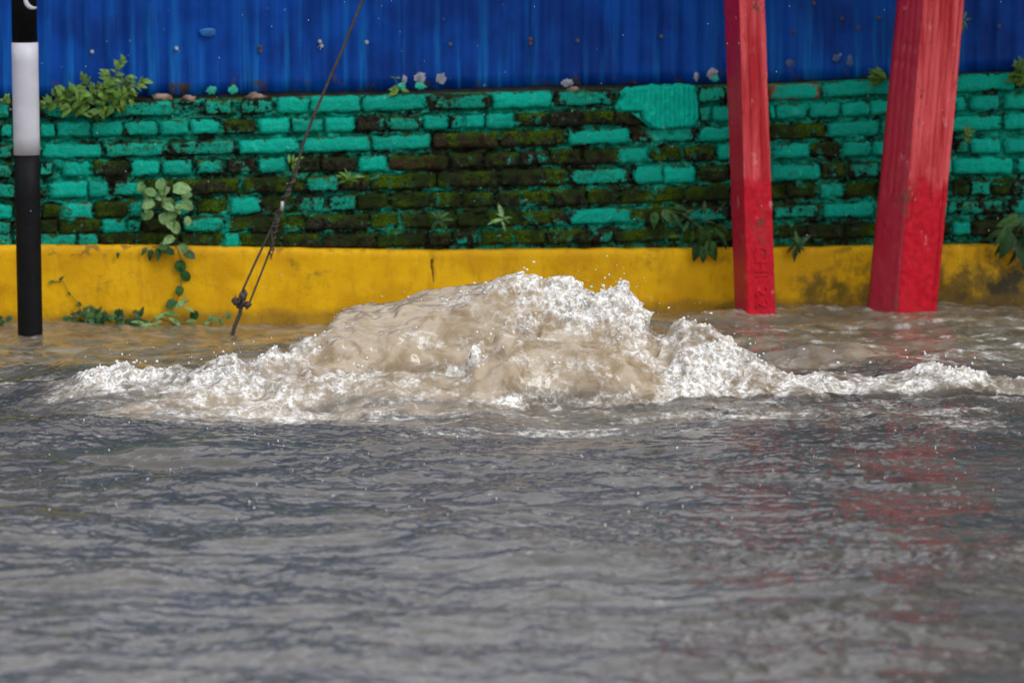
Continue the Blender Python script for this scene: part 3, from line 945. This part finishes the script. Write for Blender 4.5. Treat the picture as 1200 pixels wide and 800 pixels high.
sm, smr, smd = screw_mesh(), screw_mesh(), screw_mesh()
for (x, y, r) in [(-8, 62, 0), (108, 61, 0), (207, 57, 0), (305, 55, 1), (305.5, 60, 1), (375, 49, 0), (377, 54, 0), (430, 50, 0), (528, 52, 0), (622, 46, 1), (622, 51, 1), (677, 48, 0), (775, 43, 0),
                  (931, 38, 1), (954, 4, 1), (987, 22, 1), (1006, 33, 1), (1030, 21, 1), (1171, 31, 0)]:
    s, z = wl(x, y, TB - 0.016)
    o = link('screw', smr if r else (sm if x < 500 else smd), M['rust' if r else ('screw' if x < 500 else 'dull_screw')], fence, (s, -0.013, z - 0.86))
    if r and x < 1000: o['label'] = 'rusted screw'


def dab_mesh(rx, rz, seed, drip=0.0):
    n = 22
    V = [(0, -0.0012, 0)]
    for k in range(n):
        t = 2 * math.pi * k / n
        r = 1 + 0.35 * float(perlin(math.cos(t) * 1.8 + seed, math.sin(t) * 1.8, 1.0)) + 0.3 * float(perlin(math.cos(t) * 5 + seed, math.sin(t) * 5, 2.0))
        V.append((rx * r * math.cos(t) * 0.7, -0.001, rz * r * math.sin(t) * 0.7 - (drip * 0.6 if math.sin(t) < 0 else 0)))
    for k in range(n):
        t = 2 * math.pi * k / n
        r = 1 + 0.35 * float(perlin(math.cos(t) * 1.8 + seed, math.sin(t) * 1.8, 1.0)) + 0.3 * float(perlin(math.cos(t) * 5 + seed, math.sin(t) * 5, 2.0))
        V.append((rx * r * math.cos(t), 0.002, rz * r * math.sin(t) - (drip if math.sin(t) < 0 else 0)))
    F = [(0, 1 + (k + 1) % n, 1 + k) for k in range(n)] + [(1 + k, 1 + (k + 1) % n, 1 + n + (k + 1) % n, 1 + n + k) for k in range(n)]
    return mesh_np('paint_dab', V, F)


for i, (x, y, a, b, m, d) in enumerate([(492, 91, 7, 6.5, 'plaster_dab', 0), (493, 101, 7, 4, 'teal_dab', 0), (517, 92.5, 6, 6.5, 'plaster_dab', 0), (474, 94, 3, 5, 'plaster_dab', 0), (470, 101, 6, 4, 'teal_dab', 0),
                                     (665, 97, 7, 5, 'plaster_dab', 0), (835, 86, 7, 7, 'plaster_dab', 0), (838, 92, 6, 4, 'teal_dab', 0), (816, 90, 3, 6, 'plaster_dab', 0), (248, 106, 6, 5, 'teal_dab', 0),
                                     (273, 105.5, 6, 5, 'teal_dab', 0), (244, 36, 9, 3, 'cyan_dab', 4), (926, 74, 6, 5, 'dim_dab', 0),
                                     (980, 68, 5, 5, 'dim_dab', 0), (996, 71, 4, 6, 'dim_dab', 2)]):
    s, z = wl(x, y, TB - 0.01)
    link('paint_dab', dab_mesh(a / 317, b / 317, i * 3.1, d / 317), M[m], fence, (s, -0.0097, z - 0.86))

# ------------------------------------------------------------------ rubble lodged under the sheets
def lump_mesh(name, r, seed, sq=(1.3, 0.8, 0.7)):
    V = IV * 1.0
    d = 1 + 0.8 * perlin(V[:, 0] * 1.3 + seed, V[:, 1] * 1.3, V[:, 2] * 1.3) + 0.3 * perlin(V[:, 0] * 3 + seed, V[:, 1] * 4, V[:, 2] * 4)
    return mesh_np(name, V * d[:, None] * r * np.array(sq), IF.copy(), True)


for i, (x, y, r, lab) in enumerate([(190, 117, 0.026, 'pinkish broken brick lump on the wall top right of the leafy bush'), (300, 117, 0.024, 'grey pink stone on the wall top between the two teal dabs and the wire'),
                                  (672, 105, 0.017, 'brown stone in the gap under the fence above the chipped teal brick'), 
                                  (222, 113, 0.018, 'brown stone on the wall top just left of the teal dabs')]):
    s, z = wl(x, y, 0.055)
    tag(link('rubble_stone', lump_mesh('rubble_stone', r, i * 7.7), M['rubble'], None, w2(s, 0.062, float(wall_top_z(s)) + r * 0.12)), lab, 'stone', 'rubble lodged along the wall top')

# ------------------------------------------------------------------ red posts
def post(name, topL, topM, topR, botL, botM, botR, d, mat, grooves, label, H=2.3):
    """px of left edge, corner edge and right edge at the frame's top row and at the water line"""
    B = [at_depth(botL[0], botL[1], d + 0.11), at_depth(botM[0], botM[1], d), at_depth(botR[0], botR[1], d + 0.03)]
    T = [at_depth(topL, 0, d + 0.11), at_depth(topM, 0, d), at_depth(topR, 0, d + 0.03)]
    zb = B[1].z; zt = T[1].z
    def corner(i, z):
        k = (z - B[i].z) / (T[i].z - B[i].z)
        return B[i].lerp(T[i], k)
    root = empty(name, (corner(1, 0).x, corner(1, 0).y, 0), 0, label=label, cat='post', group='red concrete posts')
    rings = np.concatenate([np.linspace(-0.3, 1.25, 150), np.linspace(1.3, H, 14)])
    V = []; n = None; SD = []
    for z in rings:
        a, b, c = corner(0, z), corner(1, z), corner(2, z)
        for q in (a, b, c): q.z = z
        e = a + (c - b)            # hidden corner
        pts = []
        for (p, q, m, kind) in ((a, b, 14, 'side'), (b, c, 36, 'front'), (c, e, 4, 'o'), (e, a, 4, 'o')):
            nrm = Vector(((q - p).y, -(q - p).x, 0)).normalized()
            for j in range(m):
                t = j / m
                w = p.lerp(q, t)
                ed = min(t, 1 - t) * (q - p).length
                off = 0.0
                if ed < 0.005 : off -= (1 - ed / 0.005) ** 2 * 0.0035
                if kind == 'front':
                    for (gt, gz0, gz1, dep) in grooves:
                        if gz0 <= z <= gz1:
                            tt = gt + 0.012 * math.sin(z * 9 + gt * 20)
                            off -= dep * math.exp(-((t - tt) / 0.016) ** 2) * 1.5
                if kind == 'side' and z > 0.45: off -= 0.0012 * (1 + math.sin(t * 30))
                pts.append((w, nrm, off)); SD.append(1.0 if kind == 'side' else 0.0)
        n = len(pts)
        V += [(w, nn, o) for (w, nn, o) in pts]
    base = np.array([v[0][:] for v in V]); nr = np.array([v[1][:] for v in V]); of = np.array([v[2] for v in V])
    of = of + 0.0010 * perlin(base[:, 0] * 22, base[:, 1] * 22, base[:, 2] * 14) + 0.0011 * perlin(base[:, 0] * 70, base[:, 1] * 70, base[:, 2] * 55)
    chip = sstep(0.45, 0.7, perlin(base[:, 0] * 9, base[:, 1] * 9, base[:, 2] * 26))
    of = of - 0.004 * chip * (of < -0.001)
    P = base + nr * of[:, None] - np.array(root.location)
    F = []
    for i in range(len(rings) - 1):
        for j in range(n):
            j2 = (j + 1) % n
            F.append((i * n + j, i * n + j2, (i + 1) * n + j2, (i + 1) * n + j))
    Fa = np.array(F)
    me = mesh_np('shaft', P, [tuple(f) for f in F] + [tuple(range((len(rings) - 1) * n, len(rings) * n))])
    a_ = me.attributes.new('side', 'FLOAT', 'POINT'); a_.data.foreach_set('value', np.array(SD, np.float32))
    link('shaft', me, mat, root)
    return root, corner


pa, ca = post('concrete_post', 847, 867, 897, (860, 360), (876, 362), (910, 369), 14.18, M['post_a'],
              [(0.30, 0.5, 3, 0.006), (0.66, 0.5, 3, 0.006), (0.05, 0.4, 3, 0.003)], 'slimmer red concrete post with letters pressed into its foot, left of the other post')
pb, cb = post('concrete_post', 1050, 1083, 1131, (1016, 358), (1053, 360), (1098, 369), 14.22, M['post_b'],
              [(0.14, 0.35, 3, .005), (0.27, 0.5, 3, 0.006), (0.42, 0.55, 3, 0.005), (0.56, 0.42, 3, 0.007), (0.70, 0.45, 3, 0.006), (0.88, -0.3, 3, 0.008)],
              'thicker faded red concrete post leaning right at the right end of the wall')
# letters pressed into the foot of the slim post, reading downward
b0, c0 = ca(1, 0.26), ca(2, 0.26)
uu = (c0 - b0); uu.z = 0; uu.normalize()
nn = Vector((uu.y, -uu.x, 0))
dn = (ca(1, 0.0) - ca(1, 0.26)).normalized()
p0 = b0.lerp(c0, 0.30); p0.z = 0.268
mt = Matrix(((dn.x, uu.x, nn.x, 0), (dn.y, uu.y, nn.y, 0), (dn.z, uu.z, nn.z, 0), (0, 0, 0, 1)))
xoff = 0.0
for ch, adv in (('C', 0.050), ('H', 0.053), ('I', 0.050), ('2', 0.047), ('2', 0.04)):
    cu = bpy.data.curves.new('letter', 'FONT')
    cu.body = ch; cu.size = 0.074; cu.extrude = 0.0042; cu.bevel_depth = 0.0008; cu.offset = -0.0006
    to = bpy.data.objects.new('tmp_text', cu)
    COL.objects.link(to)
    bpy.context.view_layer.update()
    me = bpy.data.meshes.new_from_object(to)
    bpy.data.objects.remove(to)
    o = link('letter', me, M['post_a'], pa)
    o.matrix_local = Matrix.Translation(p0 + dn * xoff + nn * 0.0005 - Vector(pa.location)) @ mt
    xoff += adv

# ------------------------------------------------------------------ striped pole
def cyl_part(name, p0, p1, r0, r1, mat, parent, n=28, seg=6):
    pts = [Vector(p0).lerp(Vector(p1), k / seg) for k in range(seg + 1)]
    rad = [r0 + (r1 - r0) * k / seg for k in range(seg + 1)]
    return link(name, tube_mesh(name, [p - parent.location for p in pts], rad, n), mat, parent)


PD = 13.55
pole = empty('striped_pole', (at_depth(35.5, 392, PD).x, PD, 0), label='black and white painted pole standing in the water at the left edge', cat='pole')
pt = lambda y: at_depth(28 + 7.5 * y / 392, y, PD)
pxm = PD / FP
cyl_part('black_section', pt(470), pt(181.5), 14.5 * pxm, 14.8 * pxm, M['black'], pole)
cyl_part('white_band', pt(181.5), pt(50), 15.4 * pxm, 15.6 * pxm, M['white'], pole)
cyl_part('black_section', pt(50), pt(-560), 14.8 * pxm, 14.5 * pxm, M['black'], pole)
# the painted curl wrapped on the pole
V, F = [], []
rc = 15.2 * pxm
cen = pt(0)
n = 14
for k in range(n):
    t = k / (n - 1)
    ang = math.pi * (0.95 + 0.75 * t)
    cxp, cyp = 41 + 9 * math.cos(ang), -1 - 10.5 * math.sin(ang)
    wd = 2.6 * math.sin(math.pi * min(1, 0.25 + t * 0.72))
    for sg in (-1, 1):
        x = cxp + sg * wd * math.cos(ang); y = cyp - sg * wd * math.sin(ang)
        dx = min(0.985, (x - 28.2) / 15.0)
        th = math.asin(dx)
        c = pt(y)
        V.append(Vector((c.x + math.sin(th) * rc, c.y - math.cos(th) * rc, c.z)) - pole.location)
for k in range(n - 1):
    F.append((2 * k, 2 * k + 1, 2 * k + 3, 2 * k + 2))
o = link('painted_mark', mesh_np('painted_mark', V, F), M['white'], pole)
md = o.modifiers.new('t', 'SOLIDIFY'); md.thickness = 0.001

# ------------------------------------------------------------------ guy wire
GD = 13.62
guy = empty('guy_wire', at_depth(275, 386, GD), label='dark guy wire slanting down over the wall to a rusty clamp in the water', cat='guy wire')
def gp(x, y, dy=0.0): return at_depth(x, y, GD + dy) - guy.location
def rope(name, pts, r, mat='wire', n=8):
    P = []
    for a, b in zip(pts[:-1], pts[1:]):
        for k in range(6): P.append(a.lerp(b, k / 6))
    P.append(pts[-1])
    return link(name, tube_mesh(name, P, r, n), M[mat], guy)


rope('cable', [gp(660, -560), gp(560, -320), gp(425, 0), gp(405, 50), gp(383, 100), gp(366, 140), gp(354, 172), gp(346, 205), gp(334, 232)], 0.0052)
def helix(name, a, b, r, turns, wr, ph=0.0):
    n = int(turns * 10)
    d = (b - a).normalized(); u = d.cross(Vector((0, 1, 0))).normalized(); v = d.cross(u)
    return link(name, tube_mesh(name, [a.lerp(b, k / n) + u * math.cos(ph + 2 * math.pi * turns * k / n) * r + v * math.sin(ph + 2 * math.pi * turns * k / n) * r for k in range(n + 1)], wr, 6), M['wire'], guy)


helix('wire_wrap', gp(349, 195), gp(318, 272), 0.007, 9, 0.0034)
helix('wire_wrap', gp(347, 200, -.004), gp(322, 262, -.004), 0.010, 4, 0.003, 2)
helix('wire_wrap', gp(325, 258), gp(316, 300), 0.006, 6, 0.003, 1)
rope('strand', [gp(334, 232), gp(318, 268), gp(298, 310), gp(279, 352)], 0.0040)
rope('strand', [gp(332, 238, .01), gp(316, 295, .01), gp(303, 328, .01), gp(291, 358, .01)], 0.0036)
rope('strand_end', [gp(318, 272, -.01), gp(321, 292, -.012), gp(317, 304, -.01)], 0.0022)
rope('anchor_rod', [gp(284, 352), gp(281, 368), gp(275, 382), gp(270, 402)], 0.0072)
link('clip', tube_mesh('clip', [gp(331, 236, -.015), gp(330, 247, -.015)], 0.006, 8), M['screw'], guy)
for (x, y, r, q) in [(276, 354, 0.013, (1.2, .9, .9)), (284, 349, 0.013, (1, .9, 1.4)), (289, 357, 0.012, (1.3, .9, .8)), (287, 344, 0.009, (0.8, .8, 1.5)), (281, 359, 0.010, (1.2, 1, .8))]:
    link('clamp', lump_mesh('clamp', r, x, q), M['wire'], guy, gp(x, y))
helix('wire_wrap', gp(274, 350, -.01), gp(293, 360, -.01), 0.012, 4, 0.0025)

# ------------------------------------------------------------------ plants
def leaf_mesh(L, Wd, fold=0.3, droop=0.35, n=6, shape='ovate'):
    V, F = [], []
    for i in range(n + 1):
        t = i / n
        w = Wd * (math.sin(math.pi * t ** (0.62 if shape == 'ovate' else 1.0)) ** 0.85) * 0.5
        if shape == 'heart': w = Wd * 0.5 * (math.sin(math.pi * min(1, 0.12 + 0.88 * t)) ** 0.6) if t < 1 else 0
        z = -droop * L * t * t
        V += [(L * t, -w, z + fold * w), (L * t, 0, z), (L * t, w, z + fold * w)]
    for i in range(n):
        a = i * 3
        F += [(a, a + 3, a + 4, a + 1), (a + 1, a + 4, a + 5, a + 2)]
    return mesh_np('leaf', V, F)


LM = {}
def plant(name, label, stems, leaves, mat, group=None, stem_r=0.0022):
    """stems: list of lists of (px,py,t) ; leaves: (px,py,t,size_m,kind,dir_deg) ; t = distance in front of the plinth plane (negative behind)"""
    s, z = wl(stems[0][0][0], stems[0][0][1], -stems[0][0][2])
    root = empty(name, w2(s, -stems[0][0][2], z), WANG, label=label, cat='plant', group=group)
    def loc(x, y, t):
        a, b = wl(x, y, -t)
        return Vector((a - s, -t + stems[0][0][2], b - z))
    for st in stems:
        P = [loc(*p) for p in st]
        link('stem', tube_mesh('stem', P, [stem_r * (1 - 0.5 * i / len(P)) for i in range(len(P))], 5), M['stem'], root)
    for (x, y, t, L, kd, dr) in leaves:
        key = (kd, mat)
        if key not in LM:
            LM[key] = {'o': leaf_mesh(1, 0.55), 'n': leaf_mesh(1, 0.30, 0.35, 0.5, 7, 'lance'), 'h': leaf_mesh(1, 0.85, 0.18, 0.3, 6, 'heart')}[kd]
            LM[key].materials.append(M[mat])
        o = bpy.data.objects.new('leaf', LM[key])
        COL.objects.link(o); o.parent = root
        # leaf axis in the wall plane at dr degrees (0 = right, 90 = up), blade turned to the light and the street
        a = R(dr)
        ax = Vector((math.cos(a), random.uniform(-0.55, 0.1), math.sin(a))).normalized()
        nrm = Vector((random.uniform(-0.5, 0.5), -1, random.uniform(0.3, 1.3)))
        nrm = (nrm - ax * nrm.dot(ax)).normalized()
        side = nrm.cross(ax)
        m = Matrix(((ax.x, side.x, nrm.x, 0), (ax.y, side.y, nrm.y, 0), (ax.z, side.z, nrm.z, 0), (0, 0, 0, 1)))
        o.matrix_local = Matrix.Translation(loc(x, y, t)) @ m @ Matrix.Scale(L, 4)
    return root


rr_ = random.Random(11)
# bush on the wall top, left
lv, stm = [], []
for (x0_, y0_, x1_, y1_) in [(118, 118, 146, 70), (122, 118, 128, 88), (130, 120, 168, 96), (112, 120, 96, 92), (100, 122, 62, 112), (106, 122, 75, 104), (125, 120, 108, 136), (135, 120, 150, 88), (128, 118, 158, 116),
                             (95, 124, 50, 120), (110, 122, 118, 100), (138, 120, 134, 128), (10, 124, 4, 117)]:
    stm.append([(x0_, y0_, -0.02), ((x0_ + x1_) / 2 + rr_.uniform(-3, 3), (y0_ + y1_) / 2, 0.0), (x1_, y1_, 0.01)])
    nl = int(math.hypot(x1_ - x0_, y1_ - y0_) / 3.2) + 3
    for k in range(nl):
        t = (k + 0.6) / nl
        x = x0_ + (x1_ - x0_) * t; y = y0_ + (y1_ - y0_) * t
        base = math.degrees(math.atan2(-(y1_ - y0_), x1_ - x0_))
        lv.append((x + rr_.uniform(-3, 3), y + rr_.uniform(-2, 2), rr_.uniform(-0.03, 0.04), rr_.uniform(0.026, 0.050) * (1.15 - 0.35 * t), 'o', base + rr_.choice((-1, 1)) * rr_.uniform(20, 85)))
plant('wall_bush', 'leafy light green bush growing from the wall top right of the striped pole', stm, lv, 'leaf')
# trailing vine below it
lv = [(168, 226, .05, .045, 'h', 110), (180, 236, .06, .058, 'h', 200), (186, 222, .06, .052, 'h', 70), (196, 232, .05, .070, 'h', -80), (203, 222, .06, .075, 'h', 10), (212, 236, .05, .060, 'h', -30),
      (176, 246, .05, .05, 'h', -110), (190, 250, .06, .055, 'h', -70), (200, 262, .05, .06, 'h', -40), (204, 278, .05, .055, 'h', 200), (212, 286, .04, .045, 'h', -60), (194, 284, .04, .045, 'h', -120),
      (182, 228, .07, .05, 'h', 150), (192, 240, .07, .05, 'h', -20), (204, 252, .04, .04, 'h', 40)]
lv = [(x, y, t, L * 0.86, k, d) for (x, y, t, L, k, d) in lv] + [(rr_.uniform(166, 218), rr_.uniform(216, 262), rr_.uniform(.03, .07), rr_.uniform(.028, .045), 'h', rr_.uniform(-140, 40)) for _ in range(12)]
plant('trailing_vine', 'pale round leaved vine hanging down the mossy bricks below the bush', [[(196, 212, 0.02), (190, 235, 0.05), (200, 265, 0.045), (206, 292, 0.03)], [(196, 212, .02), (180, 225, .05), (170, 245, .05)]], lv, 'leaf_pale')
lv = [(210, 305, .02, .05, 'h', -80), (214, 318, .02, .045, 'h', -60), (211, 335, .02, .038, 'h', -100), (206, 352, .02, .045, 'h', -150), (228, 364, .03, .04, 'h', -95), (204, 296, .03, .05, 'h', 160), (216, 296, .03, .045, 'h', -20),
      (178, 292, .02, .045, 'o', -110), (184, 290, .02, .05, 'o', -80), (172, 290, .02, .035, 'o', -130), (138, 295, .012, .025, 'o', -90)]
plant('creeper', 'dark green creeper hanging over the yellow plinth beneath the round leaved vine', [[(207, 288, .02), (214, 312, .012), (211, 340, .012), (206, 356, .02)], [(207, 288, .02), (190, 288, .02), (178, 290, .02)]], lv, 'leaf_dark')
# low weeds in the water's edge
def weeds(name, label, x0_, x1_, y, n, sz, mat, up=18, kinds='oh', t=0.05):
    lv, st = [], []
    for k in range(max(2, n // 6)):
        x = x0_ + (x1_ - x0_) * (k + 0.5) / max(2, n // 6)
        st.append([(x, y + 10, t), (x + rr_.uniform(-3, 3), y - up * 0.5, t), (x + rr_.uniform(-7, 7), y - up * 0.95, t)])
    for k in range(n):
        lv.append((rr_.uniform(x0_, x1_), y - rr_.triangular(-2, up, 3), t + rr_.uniform(-0.03, 0.05), rr_.uniform(0.7, 1.2) * sz, rr_.choice(kinds), rr_.uniform(-40, 220)))
    return plant(name, label, st, lv, mat)


weeds('weed', 'dark green weeds at the water line just left of the fallen leafy sprig', 80, 165, 380, 46, .034, 'leaf_dark')
weeds('weed', 'small weeds at the water line beside the foot of the striped pole', -6, 18, 383, 9, .036, 'leaf_dark', 12)
weeds('weed', 'yellowish low weeds at the water line left of the guy wire anchor', 238, 268, 380, 8, .030, 'leaf_pale', 10)
plant('leafy_sprig', 'washed up leafy sprig with pale drooping leaves lying at the water line', [[(166, 384, .08), (185, 372, .1), (206, 360, .09), (222, 352, .06)], [(185, 372, .1), (200, 378, .12), (214, 384, .1)]],
      [(170, 380, .1, .05, 'n', 150), (180, 374, .11, .06, 'n', 30), (190, 368, .11, .07, 'n', 10), (196, 372, .12, .07, 'n', -20), (204, 362, .1, .065, 'n', 40), (212, 360, .09, .05, 'n', 0), (176, 384, .12, .06, 'n', -10),
       (188, 382, .13, .07, 'n', -15), (200, 384, .12, .06, 'n', -30), (208, 376, .12, .055, 'n', -50), (190, 376, .14, .06, 'n', 200), (182, 380, .14, .05, 'n', 170), (216, 378, .09, .05, 'n', 20)], 'leaf_pale')
# little dark sprig on the plinth left
plant('dead_sprig', 'dark withered sprig clinging to the yellow plinth right of the striped pole', [[(62, 330, .006), (74, 330, .01), (80, 342, .008), (90, 354, .008), (98, 372, .01)]],
      [(64, 330, .01, .022, 'o', 170), (70, 329, .01, .024, 'o', 60), (90, 354, .01, .024, 'o', -30), (80, 342, .01, .016, 'o', -60)], 'leaf_dark', stem_r=.0015)
plant('seedling', 'tiny bright seedling at the fence foot beside the grey dabs', [[(468, 107, -.03), (465, 98, -.03), (463, 92, -.03)]],
      [(463, 92, -.03, .018, 'o', 150), (464, 92, -.03, .018, 'o', 20), (466, 102, -.03, .03, 'o', 190), (468, 105, -.03, .04, 'o', 175), (470, 106, -.03, .035, 'o', 0), (466, 107, -.03, .04, 'o', 200)], 'leaf')
def fern(name, label, x, y, n, sz, mat='leaf_dark', t=0.03, spread=(0, 180), k='n'):
    lv = [(x + rr_.uniform(-3, 3), y + rr_.uniform(-2, 2), t + rr_.uniform(-.01, .02), sz * rr_.uniform(0.6, 1.1), k, spread[0] + (spread[1] - spread[0]) * (i + rr_.random()) / n) for i in range(n)]
    return plant(name, label, [[(x, y + 4, t - .02), (x, y, t)]], lv, mat)


fern('fern', 'dark feathery weed growing from the mossy joint right of centre above the crack', 514, 258, 14, .05, 'leaf_dark', .02, (-60, 240))
fern('weed', 'small yellow green weed in the brick joints right of the guy wire', 408, 210, 9, .045, 'leaf', .02, (-20, 200))
fern('weed', 'pale two leaved weed hanging low on the mossy bricks near the middle', 590, 258, 6, .055, 'leaf_pale', .03, (-70, 200))
fern('weed', 'reddish edged small weed where the guy wire crosses the wall', 342, 190, 7, .040, 'leaf', .02, (-120, 120))
fern('fern', 'dark fern sprouting from the brick base just right of the slimmer red post', 935, 288, 15, .05, 'leaf_dark', .03, (-150, 150))
fern('fern', 'fern tuft on the wall top just left of the leaning red post', 1040, 92, 12, .075, 'leaf', .0, (120, 200))
fern('weed', 'yellow green weed in the joints right of the leaning red post', 1130, 160, 9, .045, 'leaf', .02, (-60, 120))
fern('weed', 'thin sprig sticking out behind the top of the leaning red post', 1128, 24, 4, .045, 'leaf_pale', .03, (-80, 80))
fern('weed', 'leafy weed on the wall top at the right edge of the photo', 1200, 88, 12, .07, 'leaf', .0, (60, 260), 'o')
plant('hanging_weed', 'broad leaved weed hanging over the plinth left of the slimmer red post', [[(776, 246, 0.02), (800, 250, .04), (822, 268, .05), (828, 296, .04)], [(822, 256, .03), (838, 262, .04), (852, 276, .03)], [(850, 238, .02), (838, 250, .03), (826, 262, .04)]],
      [(768, 248, .04, .062, 'o', -100), (776, 246, .05, .07, 'o', -50), (782, 247, .05, .085, 'n', -35), (790, 244, .04, .06, 'o', 0), (800, 252, .03, .05, 'n', 30), (812, 256, .05, .075, 'n', -70), (820, 262, .05, .085, 'n', -80), (824, 268, .05, .09, 'o', -75),
       (818, 284, .04, .075, 'o', -100), (828, 282, .05, .09, 'o', -60), (836, 268, .04, .08, 'n', -35), (840, 262, .04, .07, 'n', -25), (826, 252, .04, .05, 'n', 100), (816, 250, .04, .04, 'n', 150), (798, 278, .03, .045, 'n', 160), (800, 272, .03, .05, 'n', 60),
       (812, 270, .05, .06, 'n', -95), (842, 276, .04, .06, 'n', -50), (824, 290, .05, .06, 'o', -90)], 'leaf_dark')
plant('broad_leaf_weed', 'large broad leaved weed hanging over the plinth at the right edge', [[(1212, 250, .04), (1198, 262, .07), (1188, 280, .07)], [(1212, 250, .04), (1192, 252, .06), (1180, 268, .06)]],
      [(1198, 256, .08, .10, 'o', 190), (1190, 262, .08, .11, 'n', -150), (1186, 272, .08, .11, 'o', -115), (1180, 268, .08, .08, 'n', 200), (1194, 280, .07, .12, 'o', -75), (1200, 270, .09, .11, 'o', -60), (1204, 256, .08, .08, 'o', 60), (1190, 288, .07, .09, 'n', -90),
       (1200, 290, .07, .10, 'n', -80), (1178, 280, .06, .07, 'n', -120)], 'leaf_dark')

# ------------------------------------------------------------------ unseen tree, added behind the fence to darken the right end
def tree(name, label, x, y, trunk_h, crown_c, crown_r, nleaf, seed):
    root = empty(name, (x, y, 0), label=label, cat='tree')
    rg = np.random.default_rng(seed)
    pts = [Vector((0, 0, -0.3)), Vector((0.05, 0, 1.0)), Vector((-0.05, -0.1, trunk_h)), Vector(crown_c) * 0.9]
    link('trunk', tube_mesh('trunk', pts, [0.16, 0.13, 0.1, 0.04], 10), M['wood'], root)
    for k in range(9):
        d = rg.normal(size=3); d /= np.linalg.norm(d)
        e = Vector(crown_c) + Vector(d * np.array(crown_r) * 0.75)
        a = Vector((-0.05, -0.1, trunk_h * rg.uniform(0.7, 1.0)))
        link('limb', tube_mesh('limb', [a, a.lerp(e, 0.5) + Vector((0, 0, 0.2)), e], [0.05, 0.03, 0.01], 6), M['wood'], root)
    cl = rg.normal(size=(60, 3)); cl /= np.linalg.norm(cl, axis=1)[:, None]
    cl *= rg.uniform(0.4, 1.0, (60, 1)) * np.array(crown_r); cl += np.array(crown_c)
    C = cl[rg.integers(0, 60, nleaf)] + rg.normal(0, 0.24, (nleaf, 3))
    a = rg.normal(size=(nleaf, 3)); a /= np.linalg.norm(a, axis=1)[:, None]
    b = np.cross(a, rg.normal(size=(nleaf, 3))); b /= np.linalg.norm(b, axis=1)[:, None]
    L = rg.uniform(0.05, 0.09, (nleaf, 1))
    V = np.stack([C - a * L, C + b * L * 0.45, C + a * L, C - b * L * 0.45], 1).reshape(-1, 3)
    link('crown', mesh_np('crown', V, np.arange(nleaf * 4).reshape(-1, 4), False), M['leaf_dark'], root, kind='stuff')


tree('added_shade_tree', 'unseen tree added behind the fence to shade the right end of the wall', 4.3, 16.6, 2.3, (-1.2, -2.4, 3.3), (2.1, 1.9, 1.1), 18000, 5)
